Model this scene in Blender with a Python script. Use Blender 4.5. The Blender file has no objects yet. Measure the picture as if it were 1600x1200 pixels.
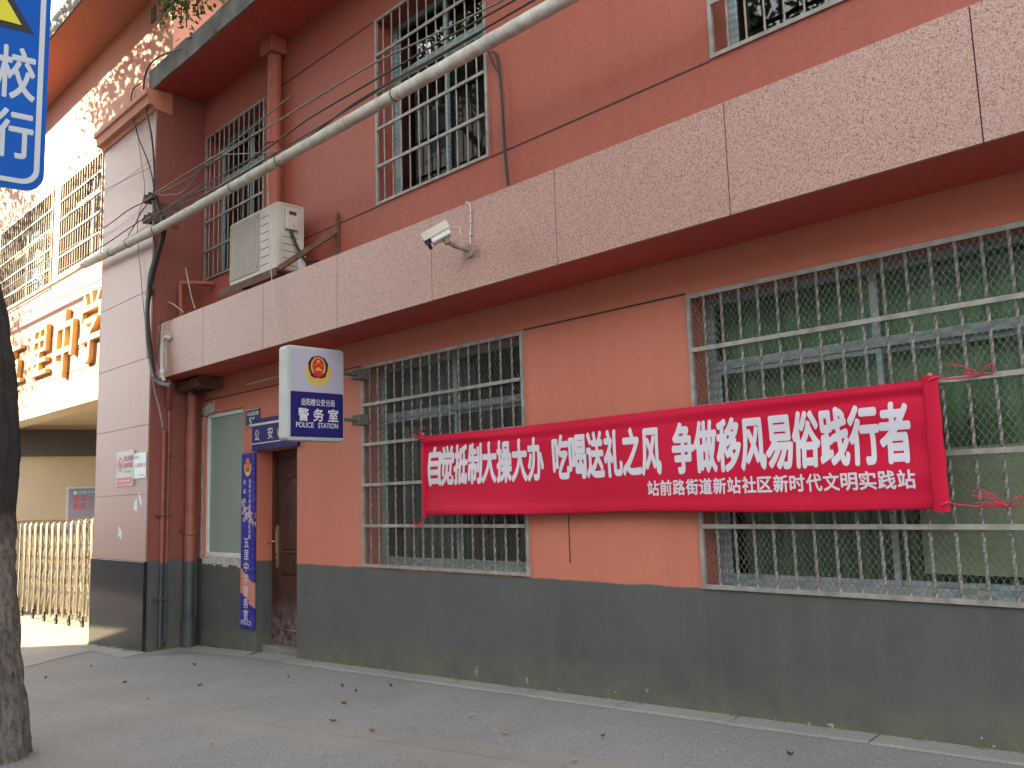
import bpy, bmesh, math, random
from mathutils import Vector, Matrix
R = math.radians
random.seed(7)
SC = bpy.context.scene
COL = SC.collection

# ---------------------------------------------------------------- camera
cam_d = bpy.data.cameras.new("camera")
cam = bpy.data.objects.new("camera", cam_d); COL.objects.link(cam)
cr = Vector((0.69837222, 0.71509747, -0.03019685)); cu = Vector((0.11388481, -0.06937072, 0.9910691)); cf = Vector((-0.70661623, 0.69557408, 0.12988532))
cam.matrix_world = Matrix(((cr.x, cu.x, -cf.x, 0), (cr.y, cu.y, -cf.y, -4.5), (cr.z, cu.z, -cf.z, 1.471875), (0, 0, 0, 1)))
cam_d.sensor_width = 36; cam_d.lens = 36 * 1359.387 / 1600
cam_d.clip_start = 0.05; cam_d.clip_end = 2000
SC.camera = cam

# ---------------------------------------------------------------- world, sun, exposure
ELEV, SUNV = 24.0, Vector((-0.720, -0.562, 0.407)).normalized()
W = bpy.data.worlds.new("World"); SC.world = W; W.use_nodes = True
wn, wl = W.node_tree.nodes, W.node_tree.links
wn.clear()
sky = wn.new("ShaderNodeTexSky"); sky.sky_type = 'NISHITA'; sky.sun_disc = False
sky.sun_elevation = math.asin(SUNV.z); sky.sun_rotation = math.atan2(SUNV.x, SUNV.y)
sky.dust_density = 0.4; sky.air_density = 1.0; sky.altitude = 50
hsv = wn.new("ShaderNodeHueSaturation"); hsv.inputs['Saturation'].default_value = 0.10
bg = wn.new("ShaderNodeBackground"); bg.inputs['Strength'].default_value = 0.15
wo = wn.new("ShaderNodeOutputWorld")
wl.new(sky.outputs[0], hsv.inputs['Color']); wl.new(hsv.outputs[0], bg.inputs[0]); wl.new(bg.outputs[0], wo.inputs[0])
sd = bpy.data.lights.new("sun", 'SUN'); sd.energy = 5.0; sd.angle = R(0.5); sd.color = (1.0, 0.81, 0.49)
sun = bpy.data.objects.new("sun", sd); COL.objects.link(sun); sun.location = (-30, -15, 30)
sun.rotation_euler = (-SUNV).to_track_quat('-Z', 'Y').to_euler()
SC.view_settings.view_transform = 'Standard'; SC.view_settings.look = 'None'
SC.view_settings.gamma = 1.0; SC.view_settings.exposure = 2.51
SC.render.engine = 'CYCLES'
SC.cycles.max_bounces = 8; SC.cycles.transparent_max_bounces = 16

# ---------------------------------------------------------------- materials
class NT:
    def __init__(s, name):
        s.m = bpy.data.materials.new(name); s.m.use_nodes = True
        s.n, s.l = s.m.node_tree.nodes, s.m.node_tree.links
        s.b = s.n["Principled BSDF"]; s.out = s.n["Material Output"]
        s.pos = None
    def new(s, t, **kw):
        x = s.n.new(t)
        for k, v in kw.items(): setattr(x, k, v)
        return x
    def p(s):
        if s.pos is None: s.pos = s.new("ShaderNodeNewGeometry").outputs['Position']
        return s.pos
    def scaled(s, sx, sy, sz):
        v = s.new("ShaderNodeVectorMath", operation='MULTIPLY'); s.l.new(s.p(), v.inputs[0]); v.inputs[1].default_value = (sx, sy, sz)
        return v.outputs[0]
    def noise(s, scale, detail=4, rough=0.55, vec=None):
        x = s.new("ShaderNodeTexNoise"); x.inputs['Scale'].default_value = scale; x.inputs['Detail'].default_value = detail; x.inputs['Roughness'].default_value = rough
        s.l.new(vec or s.p(), x.inputs['Vector']); return x.outputs[0]
    def voro(s, scale, vec=None, feature='F1'):
        x = s.new("ShaderNodeTexVoronoi"); x.feature = feature; x.inputs['Scale'].default_value = scale
        s.l.new(vec or s.p(), x.inputs['Vector']); return x
    def ramp(s, fac, stops, interp='LINEAR'):
        x = s.new("ShaderNodeValToRGB"); cr_ = x.color_ramp; cr_.interpolation = interp
        while len(cr_.elements) < len(stops): cr_.elements.new(0.5)
        for e, (p_, c) in zip(cr_.elements, stops):
            e.position = p_; e.color = (c, c, c, 1) if isinstance(c, (int, float)) else (*c, 1)
        s.l.new(fac, x.inputs[0]); return x.outputs[0]
    def mix(s, fac, a, b, mode='MIX'):
        x = s.new("ShaderNodeMix", data_type='RGBA', blend_type=mode)
        for k, v in ((0, fac), (6, a), (7, b)):
            if isinstance(v, (int, float)): x.inputs[k].default_value = v
            elif isinstance(v, tuple): x.inputs[k].default_value = (*v, 1)
            else: s.l.new(v, x.inputs[k])
        return x.outputs[2]
    def math(s, op, a, b=0.0, c=0.0):
        x = s.new("ShaderNodeMath", operation=op)
        for k, v in enumerate((a, b, c)):
            if isinstance(v, (int, float)): x.inputs[k].default_value = v
            else: s.l.new(v, x.inputs[k])
        return x.outputs[0]
    def sep(s, k):
        x = s.new("ShaderNodeSeparateXYZ"); s.l.new(s.p(), x.inputs[0]); return x.outputs[k]
    def base(s, c):
        if isinstance(c, tuple): s.b.inputs['Base Color'].default_value = (*c, 1)
        else: s.l.new(c, s.b.inputs['Base Color'])
        return s
    def rough(s, r):
        if isinstance(r, (int, float)): s.b.inputs['Roughness'].default_value = r
        else: s.l.new(r, s.b.inputs['Roughness'])
        return s
    def metal(s, v): s.b.inputs['Metallic'].default_value = v; return s
    def bump(s, h, strength=0.3, dist=0.01):
        x = s.new("ShaderNodeBump"); x.inputs['Strength'].default_value = strength; x.inputs['Distance'].default_value = dist
        s.l.new(h, x.inputs['Height']); s.l.new(x.outputs[0], s.b.inputs['Normal']); return s

def simple(name, col, rough=0.6, metal=0.0, var=0.12, scale=6.0, bump=0.0, spec=0.5):
    t = NT(name); t.b.inputs['Specular IOR Level'].default_value = spec
    f = t.noise(scale, 5)
    a = tuple(max(0, c * (1 - var)) for c in col); b = tuple(min(1, c * (1 + var)) for c in col)
    t.base(t.mix(t.ramp(f, [(0.3, 0.0), (0.7, 1.0)]), a, b)).rough(rough).metal(metal)
    if bump: t.bump(t.noise(scale * 12, 3), bump, 0.004)
    return t.m

ORANGE = (0.51, 0.147, 0.086)
def paint(name, col, dado=False):
    t = NT(name)
    big = t.ramp(t.noise(0.55, 6, 0.6), [(0.3, 0.0), (0.75, 1.0)])
    streak = t.ramp(t.noise(1.0, 5, 0.6, t.scaled(7, 7, 0.45)), [(0.45, 0.0), (0.8, 1.0)])
    fine = t.ramp(t.noise(26, 3), [(0.35, 0.0), (0.7, 1.0)])
    c = t.mix(big, tuple(x * 0.93 for x in col), (min(1, col[0] * 1.04), col[1] * 1.13, col[2] * 1.18))
    c = t.mix(t.math('MULTIPLY', streak, 0.26), c, tuple(x * 0.6 for x in col))
    c = t.mix(t.math('MULTIPLY', fine, 0.07), c, (0.5, 0.36, 0.3))
    spots = t.ramp(t.voro(2.3).outputs['Distance'], [(0.0, 1.0), (0.022, 0.0)])
    spots = t.math('MULTIPLY', spots, t.ramp(t.noise(2.0, 2), [(0.55, 0.0), (0.62, 1.0)]))
    c = t.mix(t.math('MULTIPLY', spots, 0.6), c, (0.12, 0.05, 0.035))
    z = t.sep(2)
    rg = 0.62
    if dado:
        zg = t.math('SUBTRACT', z, t.math('MULTIPLY_ADD', t.sep(0), 0.0393, 0.295))
        edge = t.math('ADD', z, t.math('MULTIPLY', t.math('SUBTRACT', t.noise(5.0, 4), 0.5), 0.035))
        m = t.ramp(t.math('SUBTRACT', edge, 0.405), [(0.499, 1.0), (0.501, 0.0)])
        dk = t.mix(t.ramp(t.noise(1.6, 7, 0.65), [(0.3, 0.0), (0.75, 1.0)]), (0.060, 0.064, 0.062), (0.094, 0.096, 0.09))
        st = t.ramp(t.noise(1.0, 5, 0.6, t.scaled(9, 9, 0.6)), [(0.5, 0.0), (0.85, 1.0)])
        dk = t.mix(t.math('MULTIPLY', st, 0.45), dk, (0.125, 0.12, 0.105))
        sp = t.ramp(t.voro(3.2).outputs['Distance'], [(0.0, 1.0), (0.018, 1.0), (0.024, 0.0)])
        sp = t.math('MULTIPLY', sp, t.ramp(t.noise(1.3, 2), [(0.42, 0.0), (0.5, 1.0)]))
        dk = t.mix(sp, dk, (0.42, 0.4, 0.35))
        lowf = t.math('MULTIPLY', t.ramp(zg, [(0.0, 1.0), (0.3, 0.0)]), t.ramp(t.noise(4.0, 6, 0.7), [(0.35, 0.0), (0.7, 1.0)]))
        dk = t.mix(lowf, dk, (0.14, 0.135, 0.085))
        peel = t.math('MULTIPLY', t.ramp(t.noise(7.0, 5, 0.7), [(0.63, 0.0), (0.66, 1.0)]), t.ramp(zg, [(0.05, 1.0), (0.16, 0.0)]))
        dk = t.mix(peel, dk, (0.36, 0.34, 0.29))
        c = t.mix(m, c, dk)
    t.base(c).rough(rg).bump(t.noise(60, 4, 0.6), 0.12, 0.004)
    return t.m

def granite():
    t = NT("pink granite")
    n1 = t.noise(112, 3, 0.75); n2 = t.noise(58, 3, 0.65); n3 = t.noise(1.4, 5, 0.6)
    c = t.ramp(n1, [(0.33, (0.035, 0.026, 0.030)), (0.40, (0.22, 0.085, 0.075)), (0.455, (0.37, 0.19, 0.15)), (0.56, (0.43, 0.27, 0.205)), (0.70, (0.47, 0.335, 0.245))])
    c = t.mix(t.math('MULTIPLY', t.ramp(n2, [(0.50, 0.0), (0.66, 1.0)]), 0.6), c, (0.31, 0.15, 0.14))
    c = t.mix(t.math('MULTIPLY', t.ramp(n3, [(0.4, 0.0), (0.7, 1.0)]), 0.24), c, (0.31, 0.205, 0.205))
    st = t.ramp(t.noise(1.0, 5, 0.6, t.scaled(6, 6, 0.5)), [(0.55, 0.0), (0.85, 1.0)])
    c = t.mix(t.math('MULTIPLY', st, 0.3), c, (0.30, 0.22, 0.2))
    t.base(c).rough(0.45)
    return t.m

def black_granite():
    t = NT("polished black granite")
    v = t.voro(160)
    c = t.ramp(v.outputs['Distance'], [(0.0, (0.05, 0.05, 0.052)), (0.25, (0.016, 0.016, 0.018))])
    z = t.sep(2)
    dirt = t.math('MULTIPLY', t.ramp(t.math('ADD', z, 0.2), [(0.0, 1.0), (0.35, 0.0)]), t.ramp(t.noise(5, 5), [(0.35, 0.0), (0.7, 1.0)]))
    c = t.mix(t.math('MULTIPLY', dirt, 0.7), c, (0.13, 0.12, 0.09))
    t.base(c).rough(t.ramp(t.noise(3, 4), [(0.3, 0.05), (0.8, 0.16)]))
    t.b.inputs['IOR'].default_value = 1.5
    return t.m

def asphalt(name, a, b, speck=0.5, bscale=160):
    t = NT(name)
    big = t.ramp(t.noise(0.7, 7, 0.62), [(0.3, 0.0), (0.72, 1.0)])
    c = t.mix(big, a, b)
    sp = t.noise(115, 2, 0.8)
    c = t.mix(t.math('MULTIPLY', t.ramp(sp, [(0.4, 1.0), (0.5, 0.0)]), speck), c, tuple(x * 0.55 for x in a))
    c = t.mix(t.math('MULTIPLY', t.ramp(sp, [(0.56, 0.0), (0.66, 1.0)]), speck), c, tuple(min(1, x * 1.45) for x in b))
    stain = t.ramp(t.noise(2.6, 6, 0.65), [(0.56, 0.0), (0.75, 1.0)])
    c = t.mix(t.math('MULTIPLY', stain, 0.3), c, tuple(x * 0.62 for x in a))
    t.base(c).rough(0.85).bump(t.noise(bscale, 3, 0.7), 0.35, 0.006)
    return t.m

def glass(name, tint=(1, 1, 1), trans=0.85):
    t = NT(name)
    t.n.remove(t.b)
    tr = t.new("ShaderNodeBsdfTransparent"); tr.inputs[0].default_value = (*[x * trans for x in tint], 1)
    gl = t.new("ShaderNodeBsdfGlossy"); gl.inputs['Roughness'].default_value = 0.015; gl.inputs[0].default_value = (0.95, 0.97, 0.97, 1)
    nz = t.noise(1.3, 2)
    bp = t.new("ShaderNodeBump"); bp.inputs['Strength'].default_value = 0.05; bp.inputs['Distance'].default_value = 0.03; t.l.new(nz, bp.inputs['Height']); t.l.new(bp.outputs[0], gl.inputs['Normal'])
    fr = t.new("ShaderNodeFresnel"); fr.inputs[0].default_value = 1.6
    mx = t.new("ShaderNodeMixShader"); t.l.new(fr.outputs[0], mx.inputs[0]); t.l.new(tr.outputs[0], mx.inputs[1]); t.l.new(gl.outputs[0], mx.inputs[2])
    t.l.new(mx.outputs[0], t.out.inputs[0])
    return t.m

def taped_frame(name, base=(0.36, 0.41, 0.40), teal=(0.05, 0.24, 0.22), amount=0.35):
    """window sections with the torn teal-and-white protective film still on them"""
    t = NT(name)
    x, z = t.sep(0), t.sep(2)
    cell = t.math('FLOOR', t.math('MULTIPLY', x, 11.0))
    row = t.math('FLOOR', t.math('MULTIPLY', z, 40.0))
    chk = t.math('MODULO', t.math('ABSOLUTE', t.math('ADD', cell, row)), 2.0)
    keep = t.ramp(t.noise(3.4, 3), [(0.5 - amount * 0.2, 0.0), (0.5 - amount * 0.2 + 0.05, 1.0)])
    c = t.mix(t.math('MULTIPLY', t.math('MULTIPLY', chk, keep), 0.5), base, teal)
    d = t.ramp(t.noise(12, 4), [(0.45, 0.0), (0.75, 1.0)])
    c = t.mix(t.math('MULTIPLY', d, 0.4), c, (0.16, 0.17, 0.16))
    t.base(c).rough(0.4)
    return t.m

def curtain_mat(name, a, b):
    t = NT(name)
    f = t.ramp(t.noise(1.6, 5, 0.6, t.scaled(3, 3, 0.5)), [(0.3, 0.0), (0.7, 1.0)])
    t.base(t.mix(f, a, b)).rough(0.85)
    return t.m

def bark():
    t = NT("tree bark")
    v = t.scaled(9, 9, 3.6)
    n = t.noise(2.6, 9, 0.78, v)
    c = t.ramp(n, [(0.34, (0.03, 0.026, 0.022)), (0.46, (0.15, 0.13, 0.105)), (0.64, (0.30, 0.275, 0.235))])
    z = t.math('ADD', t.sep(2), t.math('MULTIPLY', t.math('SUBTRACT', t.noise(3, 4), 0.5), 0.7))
    c = t.mix(t.ramp(t.math('MULTIPLY', z, 0.4), [(0.50, 0.0), (0.57, 1.0)]), c, (0.034, 0.029, 0.026))  # upper trunk darkened: silhouette shade put into the bark colour
    moss = t.ramp(t.noise(7, 5), [(0.55, 0.0), (0.7, 1.0)])
    c = t.mix(t.math('MULTIPLY', moss, 0.4), c, (0.09, 0.10, 0.045))
    t.base(c).rough(0.95).bump(n, 1.0, 0.05)
    return t.m

def leaf_mat(name, a, b):
    t = NT(name)
    oi = t.noise(1.7, 4); f = t.noise(19, 2)
    c = t.mix(t.ramp(t.math('ADD', t.math('MULTIPLY', oi, 0.5), t.math('MULTIPLY', f, 0.5)), [(0.38, 0.0), (0.62, 1.0)]), a, b)
    t.base(c).rough(0.45)
    t.n.remove(t.b)
    df = t.new("ShaderNodeBsdfDiffuse"); tl = t.new("ShaderNodeBsdfTranslucent"); gl = t.new("ShaderNodeBsdfGlossy"); gl.inputs['Roughness'].default_value = 0.4
    t.l.new(c, df.inputs[0]); t.l.new(t.mix(0.5, c, (0.16, 0.24, 0.03)), tl.inputs[0])
    m1 = t.new("ShaderNodeMixShader"); m1.inputs[0].default_value = 0.35; t.l.new(df.outputs[0], m1.inputs[1]); t.l.new(tl.outputs[0], m1.inputs[2])
    m2 = t.new("ShaderNodeMixShader"); m2.inputs[0].default_value = 0.05; t.l.new(m1.outputs[0], m2.inputs[1]); t.l.new(gl.outputs[0], m2.inputs[2])
    t.l.new(m2.outputs[0], t.out.inputs[0])
    return t.m

def wrapped_pipe():
    t = NT("pipe wrapping cloth")
    x = t.sep(0)
    sp = t.math('ADD', t.math('MULTIPLY', x, 9.0), t.math('MULTIPLY', t.noise(2.2, 3), 3.0))
    w = t.math('FRACT', sp)
    n = t.noise(9, 6, 0.65)
    c = t.mix(t.ramp(n, [(0.3, 0.0), (0.72, 1.0)]), (0.38, 0.36, 0.30), (0.66, 0.63, 0.56))
    c = t.mix(t.math('MULTIPLY', t.ramp(w, [(0.0, 0.65), (0.07, 0.0)]), 1.0), c, (0.22, 0.21, 0.17))
    st = t.ramp(t.noise(3.0, 5), [(0.55, 0.0), (0.72, 1.0)])
    c = t.mix(t.math('MULTIPLY', st, 0.5), c, (0.34, 0.24, 0.16))
    t.base(c).rough(0.7).bump(t.math('ADD', n, t.math('MULTIPLY', w, 0.6)), 0.6, 0.012)
    return t.m

def wood_door():
    t = NT("brown door lacquer")
    n = t.noise(2.0, 6, 0.65, t.scaled(16, 16, 1.6))
    c = t.mix(t.ramp(n, [(0.3, 0.0), (0.7, 1.0)]), (0.034, 0.013, 0.010), (0.085, 0.034, 0.025))
    z = t.sep(2)
    sc = t.math('MULTIPLY', t.ramp(t.math('ADD', z, t.math('MULTIPLY', t.noise(4, 5), 0.5)), [(0.35, 1.0), (0.8, 0.0)]), t.ramp(t.noise(11, 5, 0.7), [(0.38, 0.0), (0.62, 1.0)]))
    c = t.mix(t.math('MULTIPLY', sc, 0.75), c, (0.30, 0.26, 0.25))
    t.base(c).rough(0.45); t.b.inputs['Specular IOR Level'].default_value = 0.25
    return t.m

def vsign_mat():
    t = NT("printed blue board")
    z = t.sep(2); n = t.noise(4.0, 4, 0.6, t.scaled(2, 2, 6))
    c = t.mix(t.ramp(n, [(0.35, 0.0), (0.7, 1.0)]), (0.022, 0.018, 0.19), (0.075, 0.06, 0.36))
    sl = t.math('ADD', z, t.math('MULTIPLY', t.sep(0), 0.55))
    sl = t.math('ADD', sl, t.math('MULTIPLY', n, 0.16))
    def band(lo, hi):
        a = t.math('GREATER_THAN', sl, lo); b = t.math('LESS_THAN', sl, hi)
        return t.math('MULTIPLY', a, b)
    off = -4.70 + 0.08
    c = t.mix(t.math('MULTIPLY', band(off + 0.50, off + 0.74), 0.85), c, (0.62, 0.24, 0.13))
    c = t.mix(t.math('MULTIPLY', t.math('MULTIPLY', band(off + 1.32, off + 1.46), t.ramp(t.noise(22, 4), [(0.45, 0.0), (0.55, 1.0)])), 0.8), c, (0.62, 0.5, 0.42))
    t.base(c).rough(0.5); t.b.inputs['Specular IOR Level'].default_value = 0.12
    return t.m

def notice_mat():
    t = NT("blue notice print")
    z = t.sep(2)
    t.base(t.ramp(t.math('SUBTRACT', z, 1.0), [(0.3, (0.35, 0.30, 0.42)), (0.9, (0.12, 0.26, 0.48))])).rough(0.35)
    return t.m

M = dict(
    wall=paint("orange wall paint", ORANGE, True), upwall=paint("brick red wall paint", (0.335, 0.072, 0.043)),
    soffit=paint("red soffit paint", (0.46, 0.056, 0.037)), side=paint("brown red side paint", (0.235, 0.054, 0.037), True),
    school=paint("salmon school paint", (0.50, 0.165, 0.095)), beige=simple("beige plaster", (0.62, 0.53, 0.39), 0.8, 0, 0.06, 1.2),
    granite=granite(), black=black_granite(), joint=simple("dark joint", (0.05, 0.04, 0.05), 0.8),
    groove=simple("groove shadow line", (0.05, 0.035, 0.035), 0.85),
    concrete=asphalt("old grey concrete", (0.15, 0.15, 0.145), (0.23, 0.225, 0.215), 0.25, 60),
    asphalt=asphalt("pavement", (0.182, 0.182, 0.177), (0.262, 0.26, 0.253), 0.7),
    pavers=asphalt("worn pavers", (0.192, 0.188, 0.176), (0.262, 0.256, 0.242), 0.4, 90),
    strip=asphalt("pale concrete strip", (0.20, 0.197, 0.185), (0.28, 0.276, 0.262), 0.35, 80),
    drive=asphalt("driveway concrete", (0.26, 0.25, 0.23), (0.35, 0.335, 0.305), 0.2, 70),
    road=asphalt("road asphalt", (0.05, 0.05, 0.052), (0.075, 0.075, 0.075), 0.3),
    bars=simple("galvanised bars", (0.19, 0.18, 0.165), 0.45, 0.3, 0.3, 14), whitebars=simple("painted bars", (0.27, 0.245, 0.215), 0.5, 0.1, 0.3, 9),
    wire=simple("mesh wire", (0.19, 0.185, 0.17), 0.5, 0.3, 0.2, 20),
    film=taped_frame("taped window frame"), film2=taped_frame("weathered window frame", (0.30, 0.36, 0.36), (0.02, 0.22, 0.22), 0.35),
    glass=glass("window glass"), curtain=curtain_mat("green curtain", (0.17, 0.40, 0.17), (0.40, 0.64, 0.36)), curtain2=curtain_mat("dark green curtain", (0.05, 0.10, 0.08), (0.10, 0.19, 0.15)),
    screen=simple("insect screen", (0.20, 0.26, 0.15), 0.9, 0, 0.1, 40), frost=simple("frosted film pane", (0.25, 0.32, 0.28), 0.28, 0, 0.06, 1.0),
    white=simple("white plastic", (0.60, 0.61, 0.59), 0.55, 0, 0.06, 6, 0, 0.25), whiteframe=simple("white window frame", (0.62, 0.64, 0.63), 0.45, 0, 0.1, 6),
    plaster=simple("grey plaster smear", (0.42, 0.41, 0.38), 0.9, 0, 0.3, 14, 0.4),
    dark=simple("dark interior", (0.07, 0.07, 0.072), 0.9), ceil=simple("interior plaster", (0.22, 0.22, 0.21), 0.9),
    door=wood_door(), brass=simple("brushed brass", (0.55, 0.47, 0.30), 0.32, 0.9, 0.1, 20),
    navy=simple("navy sign face", (0.022, 0.018, 0.125), 0.45, 0, 0.06, 3, 0, 0.12), blueplate=simple("blue enamel plate", (0.022, 0.075, 0.19), 0.5, 0, 0.1, 8, 0, 0.12),
    lilac=simple("sign face white", (0.42, 0.40, 0.47), 0.4, 0, 0.03, 2, 0, 0.2), letter=simple("white lettering", (0.62, 0.60, 0.65), 0.6, 0, 0.03, 4, 0, 0.2),
    cream=simple("cream lettering", (0.72, 0.70, 0.45), 0.5, 0, 0.05, 4),
    red=simple("emblem red", (0.60, 0.03, 0.025), 0.35, 0, 0.06, 8), gold=simple("emblem gold", (0.66, 0.45, 0.08), 0.4, 0.1, 0.1, 8), shield=simple("emblem dark blue", (0.03, 0.02, 0.06), 0.4),
    banner=None, vsign=vsign_mat(), notice=notice_mat(),
    pipe=wrapped_pipe(), cable=simple("black cable", (0.022, 0.02, 0.02), 0.6), greycable=simple("grey cable", (0.14, 0.135, 0.13), 0.6), palecable=simple("pale conduit", (0.50, 0.44, 0.38), 0.6),
    ac=simple("aged white casing", (0.47, 0.425, 0.36), 0.5, 0, 0.12, 5), acgrille=None, rust=simple("rusty steel", (0.13, 0.062, 0.04), 0.8, 0.2, 0.45, 18, 0.3),
    bark=bark(), leaf=leaf_mat("tree leaves", (0.018, 0.052, 0.008), (0.085, 0.15, 0.022)), twig=simple("twig bark", (0.07, 0.05, 0.035), 0.9),
    steel=simple("stainless tube", (0.70, 0.64, 0.53), 0.26, 1.0, 0.08, 10), rubber=simple("black rubber", (0.02, 0.02, 0.02), 0.7),
    goldletter=simple("gold letter", (0.66, 0.47, 0.16), 0.38, 0.3, 0.15, 5),
    led=simple("dark display panel", (0.065, 0.055, 0.05), 0.4, 0, 0.05, 3), eave=simple("weathered eave concrete", (0.14, 0.135, 0.13), 0.9, 0, 0.45, 4, 0.4),
    trafficblue=simple("road sign blue", (0.002, 0.062, 0.29), 0.5, 0, 0.05, 2, 0, 0.08), trafficwhite=simple("road sign white", (0.36, 0.385, 0.41), 0.5, 0, 0.03, 4, 0, 0.1), yellow=simple("road sign yellow", (0.44, 0.42, 0.03), 0.5, 0, 0.04, 3, 0, 0.1), blacksign=simple("road sign black", (0.025, 0.022, 0.032), 0.5, 0, 0.1, 5, 0, 0.1),
    ink=simple("grey ink", (0.22, 0.22, 0.24), 0.6), pinkink=simple("red ink", (0.62, 0.06, 0.06), 0.5), paleplate=simple("pale blue plate", (0.55, 0.66, 0.68), 0.3, 0, 0.04, 6),
    deadleaf=simple("dead leaf", (0.15, 0.065, 0.028), 0.8, 0, 0.5, 30), paleleaf=simple("pale dry leaf", (0.36, 0.28, 0.14), 0.8, 0, 0.3, 30), redleaf=simple("red leaf", (0.36, 0.05, 0.03), 0.8, 0, 0.3, 30),
    grass=simple("dry weeds", (0.19, 0.18, 0.085), 0.9, 0, 0.4, 25), rope=simple("red rope", (0.55, 0.03, 0.06), 0.7, 0, 0.1, 30), bamboo=simple("bamboo pole", (0.50, 0.30, 0.12), 0.6, 0, 0.2, 8),
    mount=simple('grey green mount', (0.12, 0.13, 0.115), 0.7, 0.2, 0.3, 20), armpaint=simple('grimy camera arm', (0.26, 0.18, 0.14), 0.7, 0, 0.35, 20),
    frameiron=simple('grille frame iron', (0.29, 0.275, 0.25), 0.5, 0.2, 0.3, 12), signcase=simple('aged sign case', (0.42, 0.455, 0.44), 0.5, 0, 0.08, 4, 0, 0.25),
    cement=simple("unseen block grey wall", (0.36, 0.345, 0.325), 0.85, 0, 0.14, 0.6), darkglass=simple("dark window glass", (0.03, 0.035, 0.04), 0.08, 0, 0.1, 1),
)
def banner_mat():
    t = NT("red banner cloth")
    n = t.noise(1.2, 4); w = t.noise(500, 1)
    c = t.mix(t.ramp(n, [(0.3, 0.0), (0.7, 1.0)]), (0.46, 0.008, 0.034), (0.56, 0.013, 0.05))
    t.base(c).rough(0.6).bump(w, 0.1, 0.001)
    t.b.inputs['Specular IOR Level'].default_value = 0.12
    return t.m
M['banner'] = banner_mat()
def acgrille_mat():
    t = NT("dusty grille panel")
    n = t.noise(3.0, 5, 0.6, t.scaled(14, 14, 0.7))
    c = t.mix(t.ramp(n, [(0.3, 0.0), (0.7, 1.0)]), (0.24, 0.21, 0.175), (0.36, 0.32, 0.27))
    w = t.math('FRACT', t.math('MULTIPLY', t.sep(0), 70))
    t.base(c).rough(0.6).bump(t.math('ABSOLUTE', t.math('SUBTRACT', w, 0.5)), 0.5, 0.006)
    return t.m
M['acgrille'] = acgrille_mat()

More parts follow.
